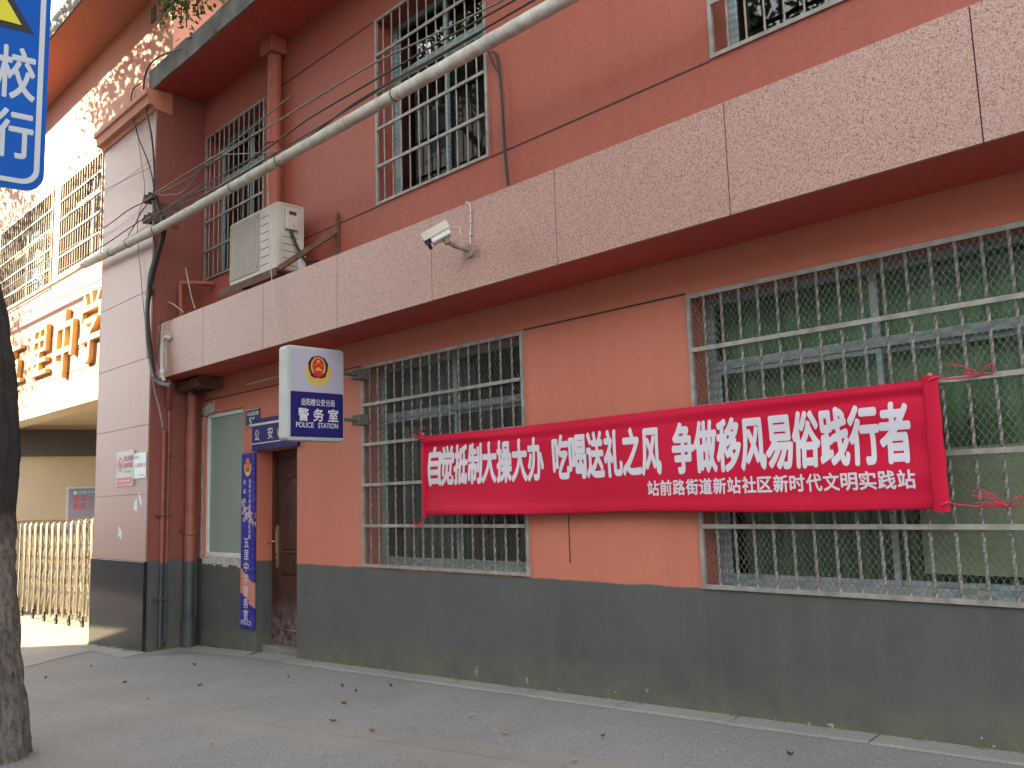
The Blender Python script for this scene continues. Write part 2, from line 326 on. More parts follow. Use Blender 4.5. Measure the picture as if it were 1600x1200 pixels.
# ---------------------------------------------------------------- builders
ORG = {}
class MB:
    def __init__(s): s.v, s.f, s.mi, s.sm = [], [], [], []
    def add(s, vs, fs, mi=0, sm=False):
        o = len(s.v); s.v += [tuple(v) for v in vs]
        for f in fs: s.f.append(tuple(i + o for i in f)); s.mi.append(mi); s.sm.append(sm)
        return s
    def box(s, x0, x1, y0, y1, z0, z1, mi=0):
        vs = [(x, y, z) for x in (x0, x1) for y in (y0, y1) for z in (z0, z1)]
        return s.add(vs, [(0, 1, 3, 2), (4, 6, 7, 5), (0, 4, 5, 1), (2, 3, 7, 6), (0, 2, 6, 4), (1, 5, 7, 3)], mi)
    def obox(s, c, ax, ay, az, hx, hy, hz, mi=0):
        c, ax, ay, az = Vector(c), Vector(ax).normalized(), Vector(ay).normalized(), Vector(az).normalized()
        vs = [c + ax * i * hx + ay * j * hy + az * k * hz for i in (-1, 1) for j in (-1, 1) for k in (-1, 1)]
        return s.add(vs, [(0, 1, 3, 2), (4, 6, 7, 5), (0, 4, 5, 1), (2, 3, 7, 6), (0, 2, 6, 4), (1, 5, 7, 3)], mi)
    def bar(s, a, b, w, h, mi=0, up=(0, 0, 1)):
        a, b = Vector(a), Vector(b); d = (b - a); L = d.length; d.normalize()
        u = Vector(up); u = (u - d * u.dot(d))
        if u.length < 1e-5: u = Vector((0, 1, 0))
        u.normalize(); r = d.cross(u)
        return s.obox((a + b) / 2, d, r, u, L / 2, w / 2, h / 2, mi)
    def tube(s, pts, r, seg=8, mi=0, caps=True, sm=True):
        pts = [Vector(p) for p in pts]; n = len(pts)
        rs = r if isinstance(r, (list, tuple)) else [r] * n
        t0 = (pts[1] - pts[0]).normalized()
        u = Vector((0, 0, 1)) if abs(t0.z) < 0.9 else Vector((0, 1, 0))
        u = (u - t0 * u.dot(t0)).normalized()
        vs, fs = [], []
        for i in range(n):
            t = (pts[min(i + 1, n - 1)] - pts[max(i - 1, 0)]).normalized()
            u = u - t * u.dot(t)
            u.normalize(); w = t.cross(u)
            for k in range(seg):
                a = 2 * math.pi * k / seg
                vs.append(pts[i] + (u * math.cos(a) + w * math.sin(a)) * rs[i])
        for i in range(n - 1):
            for k in range(seg):
                k2 = (k + 1) % seg
                fs.append((i * seg + k, i * seg + k2, (i + 1) * seg + k2, (i + 1) * seg + k))
        s.add(vs, fs, mi, sm)
        if caps:
            s.add(vs[:seg][::-1], [tuple(range(seg))], mi); s.add(vs[-seg:], [tuple(range(seg))], mi)
        return s
    def quad(s, a, b, c, d, mi=0): return s.add([a, b, c, d], [(0, 1, 2, 3)], mi)
    def poly(s, pts, mi=0): return s.add(pts, [tuple(range(len(pts)))], mi)
    def slab(s, pts, off, mi=0):
        """a flat outline given thickness: pts + off is the second face"""
        n = len(pts); off = Vector(off); q = [Vector(p) + off for p in pts]
        fs = [tuple(range(n)), tuple(range(2 * n - 1, n - 1, -1))] + [(i, i + n, (i + 1) % n + n, (i + 1) % n) for i in range(n)]
        return s.add([Vector(p) for p in pts] + q, fs, mi)
    def grid(s, fn, nu, nv, mi=0, sm=True):
        vs = [fn(i / nu, j / nv) for i in range(nu + 1) for j in range(nv + 1)]
        fs = [(i * (nv + 1) + j, (i + 1) * (nv + 1) + j, (i + 1) * (nv + 1) + j + 1, i * (nv + 1) + j + 1) for i in range(nu) for j in range(nv)]
        return s.add(vs, fs, mi, sm)
    def wall(s, x0, x1, z0, z1, y0, y1, holes, mi=0):
        xs = sorted({x0, x1, *[h[0] for h in holes], *[h[1] for h in holes]}); zs = sorted({z0, z1, *[h[2] for h in holes], *[h[3] for h in holes]})
        xs = [x for x in xs if x0 <= x <= x1]; zs = [z for z in zs if z0 <= z <= z1]
        def solid(i, j):
            if not (0 <= i < len(xs) - 1 and 0 <= j < len(zs) - 1): return False
            cx, cz = (xs[i] + xs[i + 1]) / 2, (zs[j] + zs[j + 1]) / 2
            return not any(h[0] < cx < h[1] and h[2] < cz < h[3] for h in holes)
        for i in range(len(xs) - 1):
            for j in range(len(zs) - 1):
                if not solid(i, j): continue
                a, b, c, d = xs[i], xs[i + 1], zs[j], zs[j + 1]
                s.quad((a, y0, c), (b, y0, c), (b, y0, d), (a, y0, d), mi); s.quad((a, y1, c), (a, y1, d), (b, y1, d), (b, y1, c), mi)
                if not solid(i - 1, j): s.quad((a, y0, c), (a, y0, d), (a, y1, d), (a, y1, c), mi)
                if not solid(i + 1, j): s.quad((b, y0, c), (b, y1, c), (b, y1, d), (b, y0, d), mi)
                if not solid(i, j - 1): s.quad((a, y0, c), (a, y1, c), (b, y1, c), (b, y0, c), mi)
                if not solid(i, j + 1): s.quad((a, y0, d), (b, y0, d), (b, y1, d), (a, y1, d), mi)
        return s
    def build(s, name, mats, parent=None, bevel=0.0, seg=2, merge=False):
        if not isinstance(mats, (list, tuple)): mats = [mats]
        og = Vector(ORG.get(parent.name, (0, 0, 0))) if parent else Vector((0, 0, 0))
        me = bpy.data.meshes.new(name)
        me.from_pydata([tuple(Vector(v) - og) for v in s.v], [], s.f)
        for m in mats: me.materials.append(M[m] if isinstance(m, str) else m)
        me.polygons.foreach_set('material_index', s.mi); me.polygons.foreach_set('use_smooth', s.sm)
        me.update()
        if merge:
            bm = bmesh.new(); bm.from_mesh(me); bmesh.ops.remove_doubles(bm, verts=bm.verts, dist=1e-5); bmesh.ops.recalc_face_normals(bm, faces=bm.faces); bm.to_mesh(me); bm.free()
        o = bpy.data.objects.new(name, me); COL.objects.link(o)
        if parent: o.parent = parent; ORG[o.name] = og
        else: ORG[o.name] = og
        if bevel:
            md = o.modifiers.new("bevel", 'BEVEL'); md.width = bevel; md.segments = seg; md.limit_method = 'ANGLE'; md.angle_limit = R(40)
        return o

def thing(name, loc, label, cat, group=None):
    o = bpy.data.objects.new(name, None); COL.objects.link(o); o.location = loc; o.empty_display_size = 0.1
    ORG[o.name] = Vector(loc); tag(o, label, cat, group); return o
def tag(o, label=None, cat=None, group=None, kind=None):
    if label: o['label'] = label
    if cat: o['category'] = cat
    if group: o['group'] = group
    if kind: o['kind'] = kind
    return o
def smooth_path(pts, n=6):
    P = [Vector(p) for p in pts]; P = [P[0] * 2 - P[1]] + P + [P[-1] * 2 - P[-2]]; out = []
    for i in range(1, len(P) - 2):
        a, b, c, d = P[i - 1:i + 3]
        for k in range(n):
            t = k / n
            out.append(0.5 * ((2 * b) + (c - a) * t + (2 * a - 5 * b + 4 * c - d) * t * t + (3 * b - a - 3 * c + d) * t ** 3))
    return out + [P[-2]]

_glyph = {}
def glyph(body, bold):
    k = (body, bold)
    if k not in _glyph:
        c = bpy.data.curves.new('t', 'FONT'); c.body = body; c.size = 1; c.offset = bold; c.resolution_u = 4
        o = bpy.data.objects.new('t', c); COL.objects.link(o)
        m = bpy.data.meshes.new_from_object(o.evaluated_get(bpy.context.evaluated_depsgraph_get()))
        vs = [(v.co.x, v.co.y) for v in m.vertices]; fs = [tuple(p.vertices) for p in m.polygons]
        bpy.data.objects.remove(o); bpy.data.curves.remove(c); bpy.data.meshes.remove(m)
        _glyph[k] = (vs, fs)
    return _glyph[k]
def word(mb, body, origin, right, up, size, wscale=1.0, bold=0.0, mi=0, fit=None, shear=0.0, thick=0.0):
    """letters lying in the plane right/up; fit = total width; thick pushes a second face out along the normal"""
    vs, fs = glyph(body, 0.0)
    xs = [v[0] for v in vs]
    if fit: wscale = fit / ((max(xs) - min(xs)) * size)
    o, r_, u_ = Vector(origin), Vector(right).normalized(), Vector(up).normalized()
    x0 = min(xs) if fit else 0.0
    P = [o + r_ * ((x - x0) * size * wscale + y * size * shear) + u_ * (y * size) for x, y in vs]
    if bold and not thick:
        b = bold * size * .75; nr_ = r_.cross(u_)
        for k in range(8):
            t_ = math.pi / 4 * k; mb.add([p + r_ * b * math.cos(t_) * min(1.0, wscale * 1.3) + u_ * b * math.sin(t_) - nr_ * (.00012 * (k + 1)) for p in P], fs, mi)
        mb.add(P, fs, mi)
    elif thick:
        n = r_.cross(u_) * thick
        Q = [p + n for p in P]; k = len(P)
        edges = {}
        for f in fs:
            for a, b in zip(f, f[1:] + f[:1]): edges[(a, b)] = edges.get((a, b), 0) + 1
        side = [(a, b, b + k, a + k) for (a, b) in edges if (b, a) not in edges]
        mb.add(P + Q, [tuple(i + k for i in f) for f in fs], mi); mb.add(P + Q, side, mi if isinstance(mi, int) else 0)
    else: mb.add(P, fs, mi)
def cells(mb, body, origin, right, up, pitch, height, bold=0.0, mi=0, vertical=False):
    """one glyph per cell of the given pitch and ink height (square fonts squeezed to the cell)"""
    r_, u_ = Vector(right).normalized(), Vector(up).normalized()
    size = height / 0.93
    for i, ch in enumerate(body):
        if ch == ' ': continue
        if vertical: o = Vector(origin) - u_ * pitch * i; word(mb, ch, o, r_, u_, size, bold=bold, mi=mi)
        else: word(mb, ch, Vector(origin) + r_ * pitch * i + u_ * height * 0.085, r_, u_, size, pitch * 0.98 / size, bold, mi)

def ell(c, r_, u_, a, b, n=28, off=0.0, t0=0.0, t1=2 * math.pi):
    nrm = r_.cross(u_)
    return [c + r_ * a * math.cos(t0 + (t1 - t0) * i / n) + u_ * b * math.sin(t0 + (t1 - t0) * i / n) + nrm * off for i in range(n)]
def emblem(parent, c, right, up, w, h):
    """gold wreath round a dark shield with a red disc, stars and gate"""
    c, r_, u_ = Vector(c), Vector(right).normalized(), Vector(up).normalized(); nrm = r_.cross(u_)
    m = MB(); a, b = w / 2, h / 2
    P = lambda x, y, o: c + r_ * x * a + u_ * y * b + nrm * o
    wreath = []
    for i in range(29):
        t = math.pi * (1.0 - 0.12) + (math.pi * 1.24) * i / 28
        k = 1.0 + (0.045 if i % 2 else 0)
        wreath.append(P(math.cos(t) * k, math.sin(t) * k * 0.98 - 0.02, 0.0015))
    inner = [P(math.cos(t) * 0.62, math.sin(t) * 0.6 + 0.05, 0.0015) for t in [math.pi * 0.88 + math.pi * 1.24 * (1 - i / 28) for i in range(29)]]
    for i in range(28): m.quad(wreath[i], wreath[i + 1], inner[27 - i], inner[28 - i], 0)
    m.poly([P(x, y, 0.0025) for x, y in ((0, 1.0), (-.5, .86), (-.78, .5), (-.74, .05), (-.55, -.42), (-.18, -.52), (0, -.46), (.18, -.52), (.55, -.42), (.74, .05), (.78, .5), (.5, .86))][::-1][::-1], 1)
    m.poly([P(math.cos(t) * .58, math.sin(t) * .66 + .24, 0.0035) for t in [2 * math.pi * i / 32 for i in range(32)]], 0)
    m.poly([P(math.cos(t) * .47, math.sin(t) * .54 + .30, 0.0045) for t in [2 * math.pi * i / 32 for i in range(32)]], 2)
    star = lambda cx, cy, q: m.poly([P(cx + q * (1 if k % 2 == 0 else .42) * math.sin(k * math.pi / 5), cy + q * (1 if k % 2 == 0 else .42) * math.cos(k * math.pi / 5), 0.0055) for k in range(10)][::-1], 0)
    star(0, .60, .17)
    for q in (-.30, -.16, .16, .30): star(q, .50 - abs(q) * .5, .06)
    m.poly([P(x, y, 0.0055) for x, y in ((-.28, 0), (-.22, .1), (-.12, .12), (-.1, .2), (.1, .2), (.12, .12), (.22, .1), (.28, 0))][::-1], 0)
    m.poly([P(x, y, 0.0055) for x, y in ((-.44, -.18), (-.32, -.36), (0, -.42), (.32, -.36), (.44, -.18), (.3, -.12), (0, -.16), (-.3, -.12))], 2)
    return m.build('emblem', ['gold', 'shield', 'red'], parent)

X, Y, Z = Vector((1, 0, 0)), Vector((0, 1, 0)), Vector((0, 0, 1))
def gnd(x): return 0.0393 * (max(-15.4, min(x, 6.0)) + 7.5)     # the street climbs gently to the right

# ---------------------------------------------------------------- ground
def sheet(name, outline, dz, mat, res=0.0):
    m = MB(); m.poly([(x, y, gnd(x) + dz) for x, y in outline], 0); o = m.build(name, mat)
    return tag(o, kind='structure')
def strips(name, x0, x1, y0, y1, dz, mat, n=60):
    m = MB()
    xs = sorted({x0, x1, -15.4, 6.0, *[x0 + (x1 - x0) * i / n for i in range(n + 1)]}); xs = [x for x in xs if x0 <= x <= x1]
    for a, b in zip(xs, xs[1:]): m.quad((a, y0, gnd(a) + dz), (b, y0, gnd(b) + dz), (b, y1, gnd(b) + dz), (a, y1, gnd(a) + dz))
    return tag(m.build(name, mat, merge=True), kind='structure')
strips('ground', -400, 400, -400, 400, -0.30, 'concrete', 4)
m = MB()
for a, b in ((-70, -15.4), (-15.4, 6.0), (6.0, 40)):
    za, zb = gnd(a), gnd(b)
    m.quad((a, -3.9, za), (b, -3.9, zb), (b, 9, zb), (a, 9, za)); m.quad((a, -3.9, za - .5), (b, -3.9, zb - .5), (b, -3.9, zb), (a, -3.9, za))
tag(m.build('pavement', 'asphalt', merge=True), kind='structure')
m = MB()
for a, b in ((-70, -15.4), (-15.4, 6.0), (6.0, 40)):
    m.add([(a, -4.02, gnd(a) - .5), (b, -4.02, gnd(b) - .5), (b, -4.02, gnd(b) + .004), (a, -4.02, gnd(a) + .004), (b, -3.902, gnd(b) + .004), (a, -3.902, gnd(a) + .004)], [(0, 1, 2, 3), (3, 2, 4, 5)])
tag(m.build('kerb', 'strip', merge=True), kind='structure')
strips('road', -70, 40, -12.5, -4.02, -0.13, 'road', 10)
strips('far_pavement', -70, 40, -17.9, -12.5, -0.02, 'asphalt', 10)
m = MB()   # driveway of the school gate
for a, b in ((-40, -15.4), (-15.4, -11.3)): m.quad((a, -3.8, gnd(a) + .004), (b, -3.8 if b < -12 else -2.7, gnd(b) + .004), (b, 8.9, gnd(b) + .004), (a, 8.9, gnd(a) + .004))
m.poly([(x, y, gnd(x) + .004) for x, y in ((-11.3, -2.7), (-10.14, -1.68), (-10.62, -1.1), (-10.9, -.72), (-11.3, -.7))])
tag(m.build('driveway', 'drive'), kind='structure')
m = MB()   # band of old pavers and the slim concrete margin along the wall
up = [(-9.6, -1.93), (-8.4, -1.80), (-6.4, -1.56), (-5.1, -1.30), (-3.0, -0.95), (1.0, -0.5)]; lo = [(-9.6, -2.45), (-8.4, -2.30), (-6.4, -2.04), (-5.1, -1.90), (-3.0, -1.62), (1.0, -1.2)]
for i in range(len(up) - 1):
    a, b, c, d = lo[i], lo[i + 1], up[i + 1], up[i]
    n = 6
    for k in range(n):
        for j in range(2):
            L = lambda p, q, t: (p[0] + (q[0] - p[0]) * t, p[1] + (q[1] - p[1]) * t)
            s0, s1 = k / n + .0006, (k + 1) / n - .0006; r0, r1 = j / 2 + .002, (j + 1) / 2 - .002
            q = [L(L(a, b, s), L(d, c, s), r_) for s, r_ in ((s0, r0), (s1, r0), (s1, r1), (s0, r1))]
            m.poly([(x, y, gnd(x) + (.004 if abs(r_ - .5) < .1 else -.002)) for (x, y), r_ in zip(q, (r0, r0, r1, r1))])
tag(m.build('paver_band', 'pavers'), kind='structure')
m = MB()
for i in range(16):
    a, b = -7.60 + i * .8, -7.60 + (i + 1) * .8 - .008
    if a > 3: break
    j = random.uniform(-.012, .012)
    m.add([(a, -.15 + j, gnd(a) + .002), (b, -.15 - j, gnd(b) + .002), (b, -.13 - j, gnd(b) + .012), (a, -.13 + j, gnd(a) + .012), (b, 0, gnd(b) + .02), (a, 0, gnd(a) + .02)], [(0, 1, 2, 3), (3, 2, 4, 5)])
pl = [(-11.35, -.60, -.78), (-9.83, -.62, -.84), (-9.62, -.10, -.28), (-9.5, 0.0, -.20), (-8.41, 0.0, -.17), (-7.61, .16, -.15)]
cw = [((-11.35, -.72), (-11.35, -.60)), ((-9.72, -.86), (-9.72, -.60)), ((-9.42, -.24), (-9.72, -.05)), ((-8.42, -.16), (-8.42, 0.0)), ((-8.42, -.16), (-8.42, .16)), ((-7.60, -.15), (-7.60, .16))]
for i in (0, 1, 2, 4):
    (o1, i1), (o2, i2) = cw[i], cw[i + 1]
    h1, h2 = (.03, .03)
    m.add([(o1[0], o1[1], gnd(o1[0]) + .003), (o2[0], o2[1], gnd(o2[0]) + .003), (i2[0], i2[1], gnd(i2[0]) + h2), (i1[0], i1[1], gnd(i1[0]) + h1)], [(0, 1, 2, 3)])
tag(m.build('wall_margin', 'strip'), kind='structure')

# ---------------------------------------------------------------- main building
B = thing('police_post_building', (0, 0, 0), 'two storey orange building with grey base and pink granite band across its front', 'building')
XL, XR, TOP = -9.82, 4.0, 6.40
H_W1, H_W2 = (-6.50, -4.44, .915, 2.69), (-3.0, -0.10, .905, 2.685)
H_U0, H_U1, H_U2, H_U3 = (-9.74, -8.30, 4.13, 5.92), (-6.24, -4.74, 4.13, 5.92), (-2.72, -1.22, 4.13, 5.92), (.9, 2.4, 4.13, 5.92)
H_DOOR, H_LW = (-8.415, -7.62, -.2, 2.04), (-9.66, -8.74, .92, 2.54)
m = MB(); m.wall(XL, XR, -.35, 2.94, 0, .28, [H_W1, H_W2, H_DOOR, H_LW]); m.build('lower_wall', 'wall', B, merge=True)
m = MB(); m.wall(XL, XR, 3.05, TOP, 0, .28, [H_U0, H_U1, H_U2, H_U3]); m.build('upper_wall', 'upwall', B, merge=True)
GV = []
for (x0, x1) in ((XL, -8.32), (-8.28, -6.25), (-4.73, -2.73), (-1.21, XR)): GV += [(x0, x1, 5.919, 5.931), (x0, x1, 4.119, 4.130)]
for (x0, x1) in ((-9.70, -6.51), (-4.43, -3.01)): GV.append((x0, x1, 2.692, 2.704))
GV.append((-4.06, -4.053, 1.02, 1.40))
for x0, x1, z0, z1 in GV: MB().box(x0, x1, -.0035, .01, z0, z1).build('wall_groove', 'groove', B)
m = MB(); m.box(XL + .002, XR, -.50, -.003, 2.93, 3.46); m.box(XL + .002, XR, .003, 9, 2.945, 3.045); m.build('balcony_slab', 'soffit', B)
m = MB(); J = [-9.82, -8.62, -7.355, -6.105, -4.852, -3.602, -2.352, -1.11, .14, 1.39, 2.64, 4.0]
for a, b in zip(J, J[1:]): m.box(a + .003, b - .003, -.52, -.499, 2.926, 3.556)
m.build('granite_band', 'granite', B, bevel=.0012, seg=1)
m = MB(); m.box(XL + .004, XR, -.511, -.501, 2.93, 3.55); m.box(XL + .004, XR, -.499, -.44, 3.461, 3.55); m.build('band_backing', 'joint', B)
m = MB(); m.box(XL + .01, XR, -.60, 9, TOP, 6.46); m.box(XL - .15, XL + .009, -.60, -.45, TOP + .003, 6.46); m.build('roof_soffit', 'soffit', B)
m = MB()
for i in range(40):
    a = XL - .16 + i * .35; m.box(a, a + .35, -.615 - random.uniform(0, .006), -.45, 6.41 + random.uniform(-.008, .004), 6.66 + random.uniform(-.012, .012))
m.box(XL + .01, XR, -.449, 9, 6.462, 6.62)
m.build('roof_eave', 'eave', B)
m = MB(); m.box(XL, XR, 2.9, 3.0, -.3, 2.94); m.box(XL, XR, 2.9, 3.0, 3.046, 6.4); m.box(XR, XR + .1, 0, 3, -.3, 2.945); m.box(XR, XR + .1, 0, 3, 3.046, 6.4); m.box(-7.5, -7.4, .285, 2.9, -.2, 2.94); m.box(-3.8, -3.7, .285, 2.9, -.2, 2.94); m.box(-7.2, -7.1, .285, 2.9, 3.05, 6.39); m.box(-3.8, -3.7, .285, 2.9, 3.05, 6.39)
m.build('interior_wall', 'ceil', B)
m = MB(); m.box(XL, XR, .285, 2.89, -.02, .0); m.build('interior_floor', 'dark', B)

def grille(parent, h, nbar, rails, y, mat, rad=.0075, twist=False, fw=.026):
    m = MB(); x0, x1, z0, z1 = h; FR = 1
    m.box(x0, x0 + fw, y - .012, y + .012, z0, z1, FR); m.box(x1 - fw, x1, y - .012, y + .012, z0, z1, FR); m.box(x0 + fw, x1 - fw, y - .012, y + .012, z0, z0 + fw, FR); m.box(x0 + fw, x1 - fw, y - .012, y + .012, z1 - fw, z1, FR)
    for i in range(1, nbar):
        x = x0 + (x1 - x0) * i / nbar
        if twist:
            n = 70; pts = []
            vs, fs = [], []
            for k in range(n + 1):
                z = z0 + fw + (z1 - z0 - 2 * fw) * k / n; a = k * .55
                for q in range(4): vs.append((x + rad * 1.25 * math.cos(a + q * math.pi / 2), y + rad * 1.25 * math.sin(a + q * math.pi / 2), z))
            for k in range(n):
                for q in range(4): fs.append((k * 4 + q, k * 4 + (q + 1) % 4, k * 4 + 4 + (q + 1) % 4, k * 4 + 4 + q))
            m.add(vs, fs)
        else:
            j = random.uniform(-.004, .004); m.tube([(x + j, y, z0 + fw), (x, y, z1 - fw)], rad, 6, caps=False)
    for z in rails: m.box(x0 + fw, x1 - fw, y - .021, y - .009, z - .013, z + .013, FR)
    return m.build('grille', [mat, 'frameiron'], parent)
def wiremesh(parent, h, y, cx=.034, cz=.050, t=.0020):
    m = MB(); x0, x1, z0, z1 = h; w, hh = x1 - x0, z1 - z0; k = cz / cx
    for sgn in (1, -1):
        n = int((w + hh / k) / cx) + 2
        for i in range(n):
            xs = x0 - hh / k + i * cx
            a = (xs, z0) ; b = (xs + hh / k, z1)
            if a[0] < x0: a = (x0, z0 + (x0 - xs) * k)
            if b[0] > x1: b = (x1, z1 - (b[0] - x1) * k)
            if a[1] >= z1 or b[1] <= a[1] + .01: continue
            if sgn < 0: a = (x0 + x1 - a[0], a[1]); b = (x0 + x1 - b[0], b[1])
            m.bar((a[0], y + sgn * .0012, a[1]), (b[0], y + sgn * .0012, b[1]), .0020, t, up=(0, 1, 0))
    return m.build('mesh_screen', 'wire', parent)
def window(parent, h, yf, transom, mullions, frame='film', fw=.045, sash=True, panes='glass', label=None):
    x0, x1, z0, z1 = h; m = MB(); y0, y1 = yf, yf + .07
    m.box(x0, x0 + fw, y0, y1, z0, z1); m.box(x1 - fw, x1, y0, y1, z0, z1); m.box(x0 + fw, x1 - fw, y0, y1, z0, z0 + fw); m.box(x0 + fw, x1 - fw, y0, y1, z1 - fw, z1)
    zs = [z0 + fw, z1 - fw]
    if transom: m.box(x0 + fw, x1 - fw, y0 - .004, y1 + .004, transom - .028, transom + .028); zs = [z0 + fw, transom - .028, transom + .028, z1 - fw]
    xs = [x0 + fw, *mullions, x1 - fw]
    for q in mullions:
        if transom: m.box(q - .022, q + .022, y0 + .01, y1 - .01, transom + .028, z1 - fw)
    if sash:
        for i in range(len(xs) - 1):
            a, b = xs[i], xs[i + 1]; yo = .006 if i % 2 == 0 else .036; c, d = zs[0], zs[1]
            a -= .02 if i else 0; b += .02 if i < len(xs) - 2 else 0
            s_ = .030
            m.box(a, a + s_, y0 + yo, y0 + yo + .028, c, d); m.box(b - s_, b, y0 + yo, y0 + yo + .028, c, d); m.box(a + s_, b - s_, y0 + yo, y0 + yo + .028, c, c + s_); m.box(a + s_, b - s_, y0 + yo, y0 + yo + .028, d - s_, d)
    o = m.build('window', frame, parent, bevel=.003, seg=1)
    if label: o['label'] = label
    g = MB()
    for i in range(len(xs) - 1):
        yo = .02 if i % 2 == 0 else .05
        g.quad((xs[i], y0 + yo, zs[0]), (xs[i + 1], y0 + yo, zs[0]), (xs[i + 1], y0 + yo, zs[1]), (xs[i], y0 + yo, zs[1]))
        if transom: g.quad((xs[i], y0 + .03, zs[2]), (xs[i + 1], y0 + .03, zs[2]), (xs[i + 1], y0 + .03, zs[3]), (xs[i], y0 + .03, zs[3]))
    g.build('pane', panes, o)
    return o
def curtain(parent, x0, x1, z0, z1, y, mat, waves=9, amp=.035):
    m = MB(); ph = random.random() * 6
    def fn(u, v):
        x = x0 + (x1 - x0) * u; a = amp * (1.2 - .5 * v)
        return (x, y + a * math.sin(u * waves * 2 * math.pi + ph + .5 * math.sin(v * 3)) + .4 * a * math.sin(u * waves * 5.1 + v * 2), z0 + (z1 - z0) * v)
    m.grid(fn, 120, 10); return m.build('curtain', mat, parent)
RA = [1.27, 1.625, 1.98, 2.335]; RU = [4.485, 4.84, 5.20, 5.555]
w1 = window(B, H_W1, .20, 2.235, [-5.47])
grille(w1, H_W1, 17, RA, -.004, 'bars', .0075, True); wiremesh(w1, (-6.47, -4.47, .945, 2.66), .010)
curtain(w1, -6.4, -5.5, .9, 2.65, .34, 'curtain2', 5)
w2 = window(B, H_W2, .20, 2.25, [-1.94, -.98])
grille(w2, H_W2, 24, RA, -.004, 'bars', .0075, True); wiremesh(w2, (-2.97, -.13, .935, 2.655), .010)
curtain(w2, -2.95, -.15, 1.5, 2.66, .33, 'curtain', 11)
curtain(w2, -1.80, -.15, .95, 1.50, .36, 'curtain', 8); curtain(w2, -2.95, -1.82, .95, 1.50, .40, 'curtain', 6)
m = MB(); m.box(-1.80, -1.05, .232, .236, 1.02, 1.66); m.build('insect_screen', 'screen', w2)
for hh, mu in ((H_U0, [-9.02]), (H_U1, [-5.50]), (H_U2, [-1.97]), (H_U3, [1.65])):
    u_ = window(B, hh, .20, 5.42, mu, 'film2' if hh is not H_U2 else 'film')
    grille(u_, hh, 12, RU, -.004, 'whitebars', .0072)
lw = window(B, H_LW, .03, None, [], 'whiteframe', .05, False, 'frost')
m = MB()   # rough plaster round the white window
rnd = random.Random(3)
def smear(p0, p1, w, n=14):
    p0, p1 = Vector(p0), Vector(p1); d = (p1 - p0).normalized(); nn = Vector((-d.z, 0, d.x)); a, b = [], []
    for i in range(n + 1):
        c = p0 + (p1 - p0) * i / n
        a.append(c + nn * (w * rnd.uniform(.25, .9))); b.append(c - nn * (w * rnd.uniform(.3, .9)))
    for i in range(n):
        lo_ = [a[i], b[i], b[i + 1], a[i + 1]]
        m.add([Vector(q) + Vector((0, -.001, 0)) for q in lo_] + [Vector(q) + Vector((0, -.007, 0)) for q in lo_], [(4, 5, 6, 7), (0, 4, 7, 3), (1, 2, 6, 5)])
smear((-9.66, 0, .88), (-8.72, 0, .88), .07, 26); smear((-9.70, 0, .9), (-9.70, 0, 2.55), .035, 20); smear((-9.72, 0, 2.56), (-9.40, 0, 2.62), .09, 7)
m.build('plaster_patch', 'plaster', lw)

# door
m = MB(); yd = .17; x0, x1 = -8.41, -7.625
m.box(x0, x0 + .07, yd, yd + .09, .06, 2.035); m.box(x1 - .07, x1, yd, yd + .09, .06, 2.035); m.box(x0 + .07, x1 - .07, yd, yd + .09, 1.96, 2.035)
m.box(x0 + .07, x1 - .07, yd + .02, yd + .07, .06, 1.96)
def arch_panel(xa, xb, za, zb, arch):
    pts = [(xa, yd + .012, za), (xb, yd + .012, za)]
    n = 14
    top = [(xb + (xa - xb) * i / n, yd + .012, zb + (arch * math.sin(math.pi * i / n) if arch else 0)) for i in range(n + 1)]
    ring = pts + top
    cx, cz = (xa + xb) / 2, (za + zb) / 2
    def sc(k, y): return [(cx + (p[0] - cx) * k, y, cz + (p[2] - cz) * (1 - (1 - k) * .45)) for p in ring]
    A, Bq, Cq = sc(1.0, yd + .019), sc(.94, yd + .002), sc(.80, yd + .017); D = sc(.72, yd + .006)
    k = len(ring)
    for P_, Q_ in ((A, Bq), (Bq, Cq), (Cq, D)): m.add(P_ + Q_, [(i, (i + 1) % k, (i + 1) % k + k, i + k) for i in range(k)])
    m.poly(D)
arch_panel(-8.26, -7.74, .98, 1.62, .16); arch_panel(-8.26, -7.74, .20, .78, 0)
door = m.build('door', 'door', B, bevel=.002, seg=1)
m = MB(); m.box(-8.345, -8.30, yd + .008, yd + .0195, .83, 1.26); m.box(-8.34, -8.305, yd - .002, yd + .008, .98, 1.22)
m.tube([(-8.322, yd, 1.10), (-8.322, yd - .045, 1.10), (-8.38, yd - .05, 1.10), (-8.42, yd - .045, 1.095)], .009, 8); m.tube([(-8.322, yd + .005, .93), (-8.322, yd - .006, .93)], .012, 10)
m.build('handle', 'brass', door, bevel=.002, seg=1)
m = MB(); m.box(-8.41, -7.625, .06, .27, -.05, .058); m.build('door_sill', 'concrete', B, bevel=.006)

